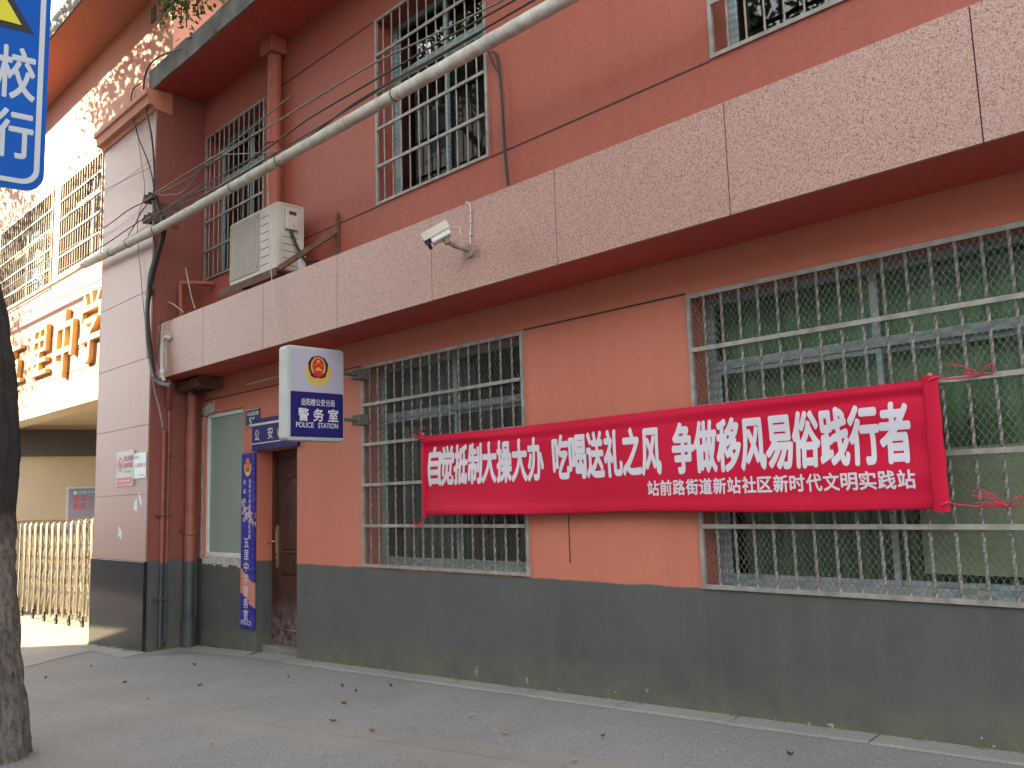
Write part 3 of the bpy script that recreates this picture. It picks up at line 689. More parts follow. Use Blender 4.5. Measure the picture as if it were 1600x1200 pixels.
# ---------------------------------------------------------------- school building on the left
S = thing('school_building', (-14, -.4, 0), 'salmon school building with gold wall characters and gate passage, left of granite pier', 'building')
SL, SR = -32.0, XL - .003
HL1, HL2 = (-13.80, -12.03, 4.95, 6.40), (-17.0, -14.12, 4.85, 6.42)
m = MB(); m.wall(SL, SR, 2.93, 7.95, -.40, -.12, [HL1, HL2]); m.box(SR - .25, SR, -.119, 9, 6.70, 7.95); m.build('front_wall', 'school', S, merge=True)
m = MB(); m.box(-11.43, SR, -.559, -.401, -.4, 6.16); m.box(-11.43, SR, -.401, -.12, -.4, 2.929); m.box(-11.43, SR, -.119, .9, -.4, 6.69)
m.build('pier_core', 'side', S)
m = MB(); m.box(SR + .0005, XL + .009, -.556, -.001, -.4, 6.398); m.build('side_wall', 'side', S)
m = MB(); zj = [.895, 1.64, 2.42, 3.19, 3.98, 4.77, 5.56, 6.15]
for a, b in zip(zj, zj[1:]): m.box(-11.44, SR - .012, -.58, -.560, a + .002, b - .002)
m.box(-11.455, -11.432, -.58, -.405, .9, 6.15)
m.build('granite_pier', 'granite', S, bevel=.0015, seg=1)
m = MB(); m.box(-11.46, SR - .004, -.598, -.561, -.3, .893); m.build('pier_base', 'black', S, bevel=.002, seg=1)
m = MB(); m.box(-11.44, SR - .015, -.566, -.5595, .89, 6.15); m.build('pier_joint', 'joint', S)
m = MB()
prof = [(-.40, 6.12), (-.60, 6.14), (-.62, 6.18), (-.68, 6.19), (-.69, 6.29), (-.72, 6.30), (-.72, 6.36), (-.40, 6.40)]
m.slab([(-11.50, y, z) for y, z in prof], (11.50 + XL + .02, 0, 0)); m.build('cornice', 'school', S)
m = MB(); m.box(SL, SR + .35, -1.02, 9, 7.95, 8.02); m.build('eave_soffit', 'school', S)
m = MB(); m.box(SL, SR + .36, -1.04, -.9, 7.96, 8.22); m.box(SL, SR + .36, -.9, 9, 8.021, 8.18); m.build('roof_eave', 'eave', S)
m = MB(); m.box(-10.49, -10.36, -.415, -.39, 7.58, 7.78); m.build('wall_vent', 'dark', S)
MB().box(SL, -11.46, -.4045, -.39, 4.0, 4.075).build('shadow_stripe', 'upwall', S)  # cast shadow across the gold characters, put in as a dark band
for z in (4.28, 3.72, 3.42): MB().box(SL, -11.46, -.4035, -.39, z, z + .012).build('wall_groove', 'groove', S)
m = MB(); m.box(-18.9, -11.46, -.45, -.105, 2.915, 3.06); m.box(-30, -11.46, -.104, 6, 3.10, 3.2); m.build('canopy', 'beige', S, bevel=.004)
m = MB(); o_, e_ = Vector((-18.0, .22, 0)), Vector((.325, .946, 0)); n_ = Vector((.946, -.325, 0))
a, b = o_ - e_ * .45, o_ + e_ * 6
m.slab([(a.x, a.y, -.5), (b.x, b.y, -.5), (b.x, b.y, 3.11), (a.x, a.y, 3.11)], -n_ * .25)
m.box(-30, -18.15, -.42, -.2, -.5, 2.934); m.box(-18, -9.9, 5.8, 6.0, -.5, 3.1)
m.build('passage_wall', 'beige', S)
m = MB(); m.box(SL, SR, 5.9, 6.0, 3.11, 7.95); m.box(SL, SL + .1, -.1, 5.9, 3.21, 7.95); m.build('interior_wall', 'ceil', S)
for hh, mu, nb in ((HL1, [-12.92], 17), (HL2, [-16.05, -15.1], 26)):
    q = window(S, hh, -.24, hh[2] + 1.1, mu, 'whiteframe'); grille(q, hh, nb, [hh[2] + (hh[3] - hh[2]) * k / 5 for k in (1, 2, 3, 4)], -.404, 'whitebars', .008)
    curtain(q, hh[0] + .03, hh[1] - .03, hh[2] + .03, hh[3] - .03, -.05, 'curtain2', 9, .03)
for ch, cx, z0, z1, w_, tilt in (('五', -15.70, 3.52, 4.22, .85, -.1), ('里', -14.38, 3.52, 4.30, .78, .0), ('中', -13.26, 3.38, 4.34, .72, .0), ('学', -12.20, 3.46, 4.40, .80, .0)):
    mm = MB(); sz = (z1 - z0) / .90
    word(mm, ch, (cx - w_ / 2, -.405, z0 + .07 * sz), X, Z, sz, fit=w_, thick=.07, shear=.10)
    mm.build('wall_character', 'goldletter', S)
q = thing('display_panel', (-18.0, .22, 2.5), 'long dark brown display panel high on the beige passage wall', 'display panel')
P_ = lambda s_, z, d: o_ + e_ * s_ + n_ * d + Z * z
m = MB(); m.slab([P_(-.03, 2.51, .002), P_(3.2, 2.51, .002), P_(3.2, 3.01, .002), P_(-.03, 3.01, .002)], n_ * .08); m.build('casing', 'led', q, bevel=.006)
m = MB(); m.slab([P_(.0, 2.54, .083), P_(3.17, 2.54, .083), P_(3.17, 2.98, .083), P_(.0, 2.98, .083)], n_ * .003); m.build('screen', 'led', q)
q = thing('notice_board', (-17.4, 1.5, 1.2), 'blue school notice board with red headings on the beige passage wall', 'notice board')
m = MB(); m.slab([P_(.87, .98, .002), P_(2.6, .98, .002), P_(2.6, 1.94, .002), P_(.87, 1.94, .002)], n_ * .02); m.build('frame', 'whiteframe', q, bevel=.004)
m = MB(); m.slab([P_(.92, 1.02, .023), P_(2.55, 1.02, .023), P_(2.55, 1.90, .023), P_(.92, 1.90, .023)], n_ * .002); m.build('board_face', 'notice', q)
m = MB(); cells(m, '校训', P_(1.00, 1.655, .028), e_, Z, .115, .12, .03); cells(m, '校风', P_(1.00, 1.505, .028), e_, Z, .115, .12, .03); cells(m, '团结进取', P_(1.26, 1.67, .028), e_, Z, .085, .06, 0, 1); cells(m, '文明和谐', P_(1.26, 1.52, .028), e_, Z, .085, .06, 0, 1); cells(m, '五里中学', P_(1.08, 1.80, .028), e_, Z, .07, .055, 0, 2)
m.poly(ell(P_(1.03, 1.82, .028), e_, Z, .035, .035), 2)
m.build('lettering', ['pinkink', 'red', 'cream'], q)

# retractable gate
q = thing('sliding_gate', (-15.5, .40, -.25), 'golden stainless folding gate of slim uprights and lattice across the school entrance', 'gate')
NG = 15
for i in range(NG):
    x = -13.55 - i * .30; z0 = gnd(x)
    for dy in (.22, .58):
        t = MB(); t.tube([(x, dy, z0 + (.10 if i % 2 else .16)), (x, dy, z0 + 1.52)] if False else [(x, dy, z0 + .10), (x, dy, z0 + 1.55), (x - .02, dy + (.03 if dy < .4 else -.03), z0 + 1.615), (x - .03, .40, z0 + 1.63)], .021, 8)
        t.build('upright', 'steel', q)
    if i % 2 == 0:
        for dy in (.22, .58):
            t = MB(); t.tube([(x, dy - .015, z0 + .052), (x, dy + .015, z0 + .052)], .05, 12); t.bar((x, dy, z0 + .06), (x, dy, z0 + .16), .05, .03); t.build('wheel', 'rubber', q)
for dy in (.22, .58):
    t = MB()
    for i in range(NG - 1):
        x = -13.55 - i * .30; z0 = gnd(x)
        for (a, b) in ((.25, .75), (.75, .25), (.62, 1.12), (1.12, .62), (.95, 1.48), (1.48, .95)):
            t.bar((x, dy + .026, z0 + a), (x - .30, dy + .026, gnd(x - .3) + b), .012, .034)
    t.build('lattice', 'steel', q)

# ---------------------------------------------------------------- drain pipes at the corner
def pipe_mat():
    t = NT("painted drain pipe")
    z = t.sep(2); n = t.noise(5, 5)
    c = t.mix(t.ramp(n, [(0.3, 0.0), (0.7, 1.0)]), (0.23, 0.062, 0.040), (0.34, 0.108, 0.072))
    dk = t.mix(t.ramp(n, [(0.3, 0.0), (0.7, 1.0)]), (0.035, 0.042, 0.045), (0.07, 0.078, 0.072))
    t.base(t.mix(t.math('LESS_THAN', z, t.math('ADD', 0.86, t.math('MULTIPLY', n, 0.03))), c, dk)).rough(0.5)
    return t.m
M['drain'] = pipe_mat()
gz = gnd(-9.7)
q = thing('drain_pipe', (-9.72, -.13, gz), 'thick red painted drain pipe with dark foot standing in the corner beside the pier', 'drain pipe')
m = MB(); m.tube([(-9.72, -.13, gz + .30), (-9.72, -.13, 2.85)], .058, 20); m.build('pipe', 'drain', q)
m = MB(); m.tube([(-9.72, -.13, gz - .05), (-9.72, -.13, gz + .34)], .070, 20); m.build('collar', 'drain', q); m = MB(); m.tube([(-9.72, -.13, 2.30), (-9.72, -.13, 2.36)], .063, 20); m.build('collar', 'drain', q)
m = MB(); m.tube([(-9.80, -.20, 1.22), (-9.72, -.198, 1.175), (-9.655, -.15, 1.165), (-9.655, -.05, 1.175)], .006, 6); m.tube([(-9.80, -.21, 1.20), (-9.81, -.20, 1.24)], .012, 6); m.build('clip', 'rust', q)
q = thing('drain_pipe', (-9.79, -.41, gz), 'slim dull red conduit running up the side of the pier', 'drain pipe')
m = MB(); m.tube([(-9.79, -.42, gz + .02), (-9.79, -.42, 2.33)], .024, 12); m.tube([(-9.79, -.42, 2.31), (-9.79, -.42, 2.35)], .029, 12); m.build('pipe', 'drain', q)
m = MB(); m.box(-9.82, -9.755, -.50, -.33, 1.385, 1.40); m.build('clip', 'rust', q); m = MB(); m.box(-9.82, -9.755, -.50, -.33, .47, .485); m.build('clip', 'rust', q)
q = thing('drain_pipe', (-9.79, -.365, gz), 'thin orange pipe bending outward under the granite band near the pier', 'drain pipe')
m = MB(); m.tube(smooth_path([(-9.785, -.42, gz + .0), (-9.785, -.39, gz + .12), (-9.79, -.365, gz + .30), (-9.79, -.365, 2.50), (-9.78, -.38, 2.60), (-9.60, -.45, 2.82), (-9.55, -.48, 2.90)], 5), [.014] * 16 + [.026] * 15, 12); m.build('pipe', 'drain', q)
m = MB(); m.box(-9.82, -9.775, -.40, -.33, 2.05, 2.066); m.build('clip', 'rust', q)
q = thing('drain_pipe', (-7.92, -.09, 3.5), 'fat red rain pipe with square hopper head on the upper wall behind the air conditioner', 'drain pipe')
m = MB(); m.tube([(-7.94, -.09, 3.47), (-7.94, -.09, 6.25)], .075, 24); m.build('pipe', 'upwall', q)
m = MB(); m.box(-8.06, -7.82, -.20, -.004, 6.22, 6.398); m.build('hopper_head', 'upwall', q, bevel=.01)
m = MB(); m.tube([(-8.03, -.10, 5.245), (-8.0, -.165, 5.24), (-7.93, -.175, 5.235), (-7.87, -.14, 5.235), (-7.85, -.02, 5.24)], .006, 6); m.build('clip', 'rust', q)
q = thing('drain_pipe', (-9.55, -.55, 2.9), 'short bent white hose strapped to the end of the granite band', 'drain pipe')
m = MB(); m.tube(smooth_path([(-9.42, -.521, 3.34), (-9.44, -.545, 3.355), (-9.50, -.555, 3.36), (-9.545, -.555, 3.32), (-9.56, -.555, 3.2), (-9.55, -.555, 2.95), (-9.53, -.54, 2.88)], 5), .022, 12); m.build('pipe', 'palecable', q)
m = MB(); m.tube([(-9.553, -.555, 2.97), (-9.553, -.555, 3.01)], .027, 12); m.build('collar', 'white', q)
q = thing('drain_pipe', (-9.70, -.30, 3.5), 'short pink pipe rising behind the granite band beside the brown side wall', 'drain pipe')
m = MB(); m.tube(smooth_path([(-9.66, -.30, 3.47), (-9.66, -.30, 3.6), (-9.70, -.30, 4.02), (-9.66, -.28, 4.06), (-9.5, -.12, 4.05), (-9.45, -.02, 4.05)], 5), .028, 12); m.tube([(-9.66, -.30, 3.47), (-9.66, -.30, 3.66)], .045, 12); m.build('pipe', 'upwall', q)

# black cable tray under the soffit
q = thing('cable_tray', (-9.5, -.20, 2.85), 'grimy steel cable tray fixed under the soffit above the drain pipe', 'cable tray')
m = MB(); m.box(-9.78, -9.22, -.30, -.006, 2.80, 2.812); m.box(-9.78, -9.22, -.30, -.292, 2.812, 2.90); m.box(-9.23, -9.22, -.29, -.006, 2.812, 2.925)
m.build('tray', 'rust', q)
m = MB(); rr = random.Random(5)
for k in range(16):
    a = Vector((-9.75 + rr.uniform(0, .1), -.27 + rr.uniform(0, .2), 2.83 + rr.uniform(0, .05))); b = a + Vector((rr.uniform(.2, .5), rr.uniform(-.05, .05), rr.uniform(-.03, .02)))
    mid = (a + b) / 2 + Vector((rr.uniform(-.1, .1), rr.uniform(-.08, .05), rr.uniform(-.10, .02))); m.tube(smooth_path([a, mid, b], 4), .007, 6)
m.build('cable_tangle', 'cable', q)

# ---------------------------------------------------------------- big wrapped pipe and cables
q = thing('wrapped_pipe', (-6, -.72, 4.55), 'long pale cloth wrapped pipe strung across the front above the granite band', 'pipe')
pp = [(2.5, -.72, 4.42), (-.5, -.72, 4.46), (-3.29, -.72, 4.495), (-5.14, -.72, 4.511), (-7.0, -.72, 4.525), (-9.13, -.72, 4.545), (-10.4, -.72, 4.59), (-11.7, -.72, 4.64)]
sp = smooth_path(pp, 24); m = MB(); rr = random.Random(2)
m.tube(sp, [.048 + rr.uniform(-.0022, .0022) for _ in sp], 18); m.build('wrapping', 'pipe', q)
m = MB(); m.tube(smooth_path([(-11.6, -.72, 4.636), (-13.2, -.71, 4.655), (-15.57, -.70, 4.672), (-20, -.68, 4.70)], 10), .031, 12); m.build('bare_pipe', 'palecable', q)
for x, z in ((-9.42, 4.552), (-10.2, 4.58), (-10.75, 4.602), (-6.72, 4.523), (-7.6, 4.531), (-5.0, 4.51), (-2.6, 4.487)):
    m = MB(); m.tube([(x - .010, -.72, z), (x + .010, -.72, z)], .0525, 18); m.build('strap', 'greycable', q)
CB = dict(
    eave_a= [(-8.98, -0.66, 6.53), (-9.56, -0.66, 6.68), (-9.89, -0.66, 6.68), (-10.02, -0.66, 6.52), (-9.96, -0.66, 6.22), (-9.76, -0.66, 5.8), (-9.65, -0.66, 5.37), (-9.63, -0.66, 5.04)] ,
    eave_b= [(-10.1, -0.65, 6.57), (-10.38, -0.65, 6.58), (-10.42, -0.65, 6.39), (-10.2, -0.65, 5.94), (-9.84, -0.65, 5.47), (-9.68, -0.65, 5.15), (-9.71, -0.65, 5.01)] ,
    thin_a= [(-10.44, -0.61, 6.62), (-10.33, -0.61, 6.08), (-10.14, -0.61, 5.53), (-10.04, -0.61, 5.19), (-10.23, -0.61, 4.84), (-10.09, -0.61, 4.19), (-9.94, -0.61, 3.63), (-9.84, -0.61, 3.17)] ,
    bundle= [(-9.68, -0.64, 5.06), (-9.51, -0.64, 4.8), (-9.37, -0.64, 4.57), (-9.55, -0.64, 4.29), (-9.71, -0.64, 4.03), (-9.79, -0.64, 3.78), (-9.77, -0.64, 3.51), (-9.68, -0.64, 3.22), (-9.6, -0.64, 2.97), (-9.4, -0.64, 2.84), (-9.1, -0.64, 2.77)] ,
    bundle_b= [(-9.68, -0.66, 5.04), (-9.63, -0.66, 4.76), (-9.61, -0.66, 4.3), (-9.72, -0.66, 4.1), (-9.76, -0.66, 3.81), (-9.78, -0.66, 3.6), (-9.72, -0.66, 3.29), (-9.62, -0.66, 3.06), (-9.53, -0.66, 2.91)] ,
    drop_a= [(-9.66, -0.62, 2.98), (-9.58, -0.62, 2.77), (-9.47, -0.62, 2.6), (-9.36, -0.62, 2.4), (-9.35, -0.62, 2.34)] ,
    loop= [(-10.21, -0.4, 3.66), (-10.09, -0.4, 3.82), (-9.89, -0.4, 3.85), (-9.68, -0.4, 3.8), (-9.38, -0.4, 3.65)] ,
    thin_b= [(-9.65, -0.54, 3.59), (-9.69, -0.54, 3.37), (-9.73, -0.54, 3.16), (-9.61, -0.54, 2.96)] ,
    thin_c= [(-9.58, -0.3, 4.22), (-9.5, -0.3, 4.04), (-9.4, -0.3, 3.83), (-9.31, -0.3, 3.69)] ,
    ac_a= [(-7.22, -0.56, 4.6), (-7.19, -0.56, 4.15), (-7.17, -0.56, 3.78), (-7.12, -0.56, 3.52), (-7.08, -0.56, 3.27), (-7.04, -0.56, 3.08), (-6.96, -0.56, 2.96)] ,
    win_a= [(-4.66, -0.03, 4.96), (-4.61, -0.03, 4.92), (-4.58, -0.03, 4.78), (-4.56, -0.03, 4.56), (-4.55, -0.03, 4.29), (-4.54, -0.03, 4.06), (-4.52, -0.03, 3.83)] ,
    win_b= [(-4.7, -0.03, 4.99), (-4.65, -0.03, 4.86), (-4.59, -0.03, 4.77)] ,
    o1= [(-9.4, -0.75, 4.96), (-8.0, -0.75, 4.93), (-6.89, -0.75, 4.88), (-6.0, -0.75, 4.86), (-5.24, -0.75, 4.84), (-4.41, -0.75, 4.76), (-3.78, -0.75, 4.71), (-2.85, -0.75, 4.66)] ,
    o2= [(-9.31, -0.78, 4.67), (-8.37, -0.78, 4.68), (-7.03, -0.78, 4.65), (-6.15, -0.78, 4.69), (-5.39, -0.78, 4.68), (-4.38, -0.78, 4.66), (-3.49, -0.78, 4.63), (-2.69, -0.78, 4.62)] ,
    o3= [(-9.64, -0.74, 4.67), (-8.46, -0.74, 4.69), (-7.61, -0.74, 4.57), (-6.32, -0.74, 4.56), (-5.45, -0.74, 4.62), (-4.36, -0.74, 4.6), (-3.51, -0.74, 4.59), (-2.73, -0.74, 4.58)] ,
    o4= [(-9.46, -0.73, 4.98), (-9.09, -0.73, 4.86), (-8.64, -0.73, 4.79), (-8.19, -0.73, 4.95), (-7.84, -0.73, 4.92), (-7.0, -0.73, 4.68), (-6.66, -0.73, 4.59)] ,
    o5= [(-9.33, -0.76, 4.69), (-8.72, -0.76, 4.63), (-7.9, -0.76, 4.58), (-6.83, -0.76, 4.58), (-5.79, -0.76, 4.58), (-5.08, -0.76, 4.59), (-4.33, -0.76, 4.58)] ,
    o6= [(-9.49, -0.7, 4.98), (-8.55, -0.7, 4.92), (-7.9, -0.7, 4.98), (-7.12, -0.7, 5.03), (-6.55, -0.7, 5.08)] ,
    o7= [(-9.48, -0.7, 4.73), (-8.93, -0.7, 4.63), (-8.39, -0.7, 4.62), (-7.75, -0.7, 4.58), (-7.12, -0.7, 4.58), (-6.71, -0.7, 4.64)] ,
    l1= [(-9.68, -0.66, 5.0), (-10.41, -0.66, 5.05), (-11.25, -0.66, 5.03), (-13.8, -0.66, 5.1), (-15.88, -0.66, 5.11), (-19.4, -0.66, 5.16)] ,
    l2= [(-9.57, -0.7, 4.79), (-10.28, -0.7, 4.78), (-11.11, -0.7, 4.76), (-12.82, -0.7, 4.79), (-15.69, -0.7, 4.91), (-19.15, -0.7, 4.93)] ,
    l3= [(-9.63, -0.68, 4.98), (-9.92, -0.68, 4.91), (-10.14, -0.68, 4.79), (-10.33, -0.68, 4.71)] ,
    l4= [(-9.72, -0.64, 5.41), (-10.49, -0.64, 5.48), (-11.35, -0.64, 5.55), (-12.84, -0.64, 5.59)] ,)
spec = dict(eave_a=(.011, 'cable', 'black cable looping off the grey eave down the pier corner'), eave_b=(.008, 'cable', 'black cable sagging left of the eave end across the salmon wall'), thin_a=(.0045, 'greycable', 'thin grey wire hanging down the granite pier face'),
    bundle=(.026, 'cable', 'thick black cable bundle curving down the pier edge to the soffit'), bundle_b=(.014, 'greycable', 'grey cable running beside the thick black bundle on the pier edge'), drop_a=(.011, 'greycable', 'short grey cable dropping to the slim conduit beside the pier'),
    loop=(.007, 'palecable', 'small pale wire loop against the brown side wall above the band'), thin_b=(.006, 'cable', 'short black wire hanging in front of the band end by the white hose'), thin_c=(.006, 'palecable', 'thin pale wire hanging behind the band under the leftmost upper window'),
    ac_a=(.004, 'palecable', 'thin pale wire passing in front of the air conditioner down to the lightbox'), win_a=(.011, 'cable', 'black cable hanging on the wall right of the middle upper window'), win_b=(.008, 'cable', 'short looped cable end beside the hanging window cable'),
    o1=(.0075, 'greycable', 'highest grey overhead wire crossing the upper windows'), o2=(.0075, 'cable', 'black overhead wire just above the wrapped pipe'), o3=(.0075, 'cable', 'black overhead wire that almost touches the wrapped pipe'), o4=(.006, 'greycable', 'slack grey wire sagging in front of the leftmost upper window'),
    o5=(.006, 'cable', 'thin black wire running from the lower bracket between the overhead wires'), o6=(.006, 'greycable', 'thin grey wire fanning steeply up from the lower bracket to the eave'), o7=(.006, 'cable', 'black wire drooping from the lower bracket toward the rain pipe'),
    l1=(.007, 'cable', 'upper of two black wires crossing the sunlit school windows'), l2=(.007, 'cable', 'lower of two black wires crossing the sunlit school windows'), l3=(.006, 'cable', 'short black wire dropping from the insulator to the pipe on the pier'), l4=(.004, 'greycable', 'thin wire slanting across the upper granite pier'))
for k, (r_, mt, lb) in spec.items():
    pts = smooth_path([Vector(p) for p in CB[k]], 6)
    if k in ('o1', 'o2', 'o3'): pts = pts + [Vector((2.5, pts[-1].y, pts[-1].z - .02))]
    m = MB(); m.tube(pts, r_, 7); o = m.build('cable', mt); tag(o, lb, 'cable', 'cables strung along the building front')
for z, lb in ((5.0, 'upper black cable bracket with insulators on the pier corner'), (4.76, 'lower black cable bracket just above the wrapped pipe on the pier corner')):
    q = thing('cable_bracket', (-9.7, -.6, z), lb, 'bracket', 'cable brackets on the pier')
    m = MB(); m.box(-9.84, -9.80, -.66, -.30, z - .02, z + .02); m.box(-9.86, -9.60, -.70, -.66, z - .02, z + .02); m.build('arm', 'rust', q)
    m = MB()
    for x in (-9.80, -9.70): m.tube([(x, -.68, z + .02), (x, -.68, z + .035), (x, -.68, z + .05), (x, -.68, z + .065)], [.024, .032, .022, .026], 10)
    m.build('insulator', 'cable', q)
q = thing('cable_bracket', (-9.8, -.6, 3.93), 'small black clamp holding the bundle low on the pier edge', 'bracket', 'cable brackets on the pier')
m = MB(); m.box(-9.86, -9.74, -.64, -.585, 3.90, 3.95); m.build('clamp', 'cable', q); m = MB(); m.tube([(-9.80, -.61, 3.95), (-9.80, -.61, 4.12), (-9.77, -.62, 4.17), (-9.72, -.63, 4.15)], .008, 6); m.build('hook', 'rust', q)
tag(MB().tube([(-8.64, -.012, 2.775), (-7.0, -.012, 2.785)], .011, 8).build('conduit', 'palecable'), 'pale slim conduit on the wall above the police door sign', 'conduit')

# ---------------------------------------------------------------- air conditioner
q = thing('air_conditioner', (-7.75, -.4, 3.69), 'aged cream air conditioner outdoor unit on a rusty bracket above the granite band', 'air conditioner')
m = MB(); m.box(-8.25, -7.28, -.42, -.12, 3.70, 4.375); m.build('casing', 'ac', q, bevel=.022, seg=3)
m = MB(); m.box(-8.235, -7.625, -.427, -.4205, 3.755, 4.345); m.build('front_grille', 'acgrille', q, bevel=.003, seg=1)
m = MB()
for z in (4.27, 4.19, 4.11, 4.03, 3.95, 3.87, 3.79): m.box(-7.60, -7.43, -.4222, -.4192, z, z + .006)
for z in (4.03, 3.96, 3.89, 3.82, 3.75): m.box(-7.2812, -7.2785, -.36, -.20, z, z + .006)
for z in (4.35,): m.box(-7.2812, -7.2785, -.37, -.16, z - .003, z)
for x, z in ((-7.66, 4.30), (-7.66, 3.80), (-8.2, 4.30)): m.tube([(x, -.4295, z), (x, -.4265, z)], .008, 8)
m.build('casing_rib', 'joint', q)
m = MB(); m.box(-7.279, -7.235, -.35, -.21, 4.10, 4.31); m.build('terminal_cover', 'ac', q, bevel=.01)
m = MB(); m.box(-7.236, -7.2335, -.32, -.24, 4.245, 4.28); m.tube([(-7.236, -.27, 4.14), (-7.2335, -.27, 4.14)], .007, 8); m.build('cover_slot', 'joint', q)
m = MB(); m.tube(smooth_path([(-7.25, -.29, 4.10), (-7.235, -.27, 4.02), (-7.22, -.22, 3.90), (-7.20, -.17, 3.82), (-7.17, -.15, 3.80), (-7.12, -.05, 3.80)], 5), .014, 10); m.build('hose', 'cable', q)
m = MB(); m.box(-7.28, -7.22, -.21, -.14, 3.72, 3.86); m.build('valve_cover', 'white', q, bevel=.01)
q = thing('wall_bracket', (-7.75, -.2, 3.66), 'rusty angle steel bracket carrying the air conditioner', 'bracket')
m = MB(); m.box(-8.42, -7.22, -.46, -.43, 3.665, 3.699); m.box(-8.42, -7.22, -.46, -.455, 3.62, 3.665); m.box(-8.10, -8.06, -.43, -.004, 3.664, 3.698); m.box(-7.42, -7.38, -.43, -.004, 3.664, 3.698)
m.bar((-7.22, -.43, 3.69), (-6.86, -.02, 4.05), .03, .05); m.bar((-6.86, -.02, 3.55), (-6.86, -.02, 4.22), .04, .015, up=(0, 1, 0)); m.build('angle_steel', 'rust', q)

# ---------------------------------------------------------------- security camera
q = thing('security_camera', (-4.42, -.52, 3.2), 'white box security camera on a bent arm fixed to the granite band', 'security camera')
d = Vector((-.66, -.60, -.46)).normalized(); s_ = d.cross(Z).normalized(); u_ = s_.cross(d)
c = Vector((-4.44, -.78, 3.275))
m = MB(); m.obox(c, d, s_, u_, .072, .044, .042, 0); m.build('housing', 'white', q, bevel=.01, seg=3)
m = MB(); m.obox(c + u_ * .050 + d * .015, d, s_, u_, .10, .054, .004, 0); m.obox(c + u_ * .022 + s_ * .052 + d * .015, d, s_, u_, .10, .003, .028); m.obox(c + u_ * .022 - s_ * .052 + d * .015, d, s_, u_, .10, .003, .028); m.build('sunshade', 'ac', q, bevel=.002, seg=1)
m = MB(); m.obox(c + d * .098, d, s_, u_, .0125, .049, .046); m.tube([c + d * .111, c + d * .118], .022, 14); m.build('lens_window', 'blacksign', q)
m = MB(); a = c - u_ * .034 - d * .02; m.tube([a, a - u_ * .035, (-4.43, -.66, 3.215), (-4.42, -.53, 3.205)], .016, 10); m.tube([(-4.42, -.545, 3.20), (-4.42, -.519, 3.20)], .05, 16); m.tube([a - u_ * .02, a - u_ * .05], .022, 10)
m.build('arm', 'armpaint', q)
m = MB(); m.tube(smooth_path([(-4.405, -.527, 3.22), (-4.41, -.527, 3.30), (-4.40, -.527, 3.42), (-4.405, -.527, 3.53), (-4.44, -.527, 3.56), (-4.48, -.50, 3.565)], 5), .006, 6); m.tube(smooth_path([c - d * .10, c - d * .14 - u_ * .02, c - d * .12 - u_ * .07, (-4.43, -.66, 3.235)], 4), .005, 6)
for z in (3.31, 3.40, 3.48): m.box(-4.42, -4.388, -.535, -.521, z, z + .008)
m.build('lead', 'palecable', q)

# ---------------------------------------------------------------- lightbox sign
q = thing('lightbox_sign', (-6.46, -.54, 2.4), 'white and navy projecting police station lightbox hung between door and window', 'sign')
sx0, sx1, sy0, sy1, sz0, sz1 = -6.53, -6.40, -.82, -.26, 2.00, 2.80
def rrect(y0, y1, z0, z1, r_, x, n=6):
    pts = []
    for cy, cz, a0 in ((y1 - r_, z1 - r_, 0), (y0 + r_, z1 - r_, 90), (y0 + r_, z0 + r_, 180), (y1 - r_, z0 + r_, 270)):
        for i in range(n + 1): t = R(a0 + 90 * i / n); pts.append((x, cy + r_ * math.cos(t), cz + r_ * math.sin(t)))
    return pts
m = MB(); m.slab(rrect(sy0, sy1, sz0, sz1, .035, sx0), (sx1 - sx0, 0, 0)); m.build('case', 'signcase', q, bevel=.008)
m = MB(); m.slab(rrect(sy0 + .018, sy1 - .012, sz0 + .014, sz1 - .014, .025, sx1 - .002), (.006, 0, 0)); m.build('edge_trim', 'signcase', q)
fx = sx1 + .0055
m = MB(); m.slab([(fx, sy0 + .034, 2.412), (fx, sy1 - .016, 2.412), (fx, sy1 - .016, sz1 - .03), (fx, sy0 + .034, sz1 - .03)], (.002, 0, 0)); m.build('upper_face', 'lilac', q)
m = MB(); m.slab([(fx, sy0 + .034, sz0 + .03), (fx, sy1 - .016, sz0 + .03), (fx, sy1 - .016, 2.410), (fx, sy0 + .034, 2.410)], (.002, 0, 0)); m.build('lower_face', 'navy', q)
emblem(q, (fx + .002, -.525, 2.60), Y, Z, .25, .26)
m = MB(); lx = fx + .0035
cells(m, '岳阳楼公安分局', (lx, -.690, 2.295), Y, Z, .0475, .060, .012); 
for ch, yy in (('警', -.715), ('务', -.570), ('室', -.425)): word(m, ch, (lx, yy, 2.175), Y, Z, .115, bold=.03, fit=.098)
word(m, 'POLICE', (lx, -.735, 2.110), Y, Z, .062, bold=.012, fit=.165); word(m, 'STATION', (lx, -.525, 2.110), Y, Z, .062, bold=.012, fit=.195)
m.build('lettering', 'letter', q)
for z in (2.61, 2.20): MB().box(-6.50, -6.43, -.26, -.101, z - .012, z + .012).box(-6.52, -6.40, -.101, -.004, z - .045, z + .045).build('wall_mount', 'mount', q, bevel=.004, seg=1)

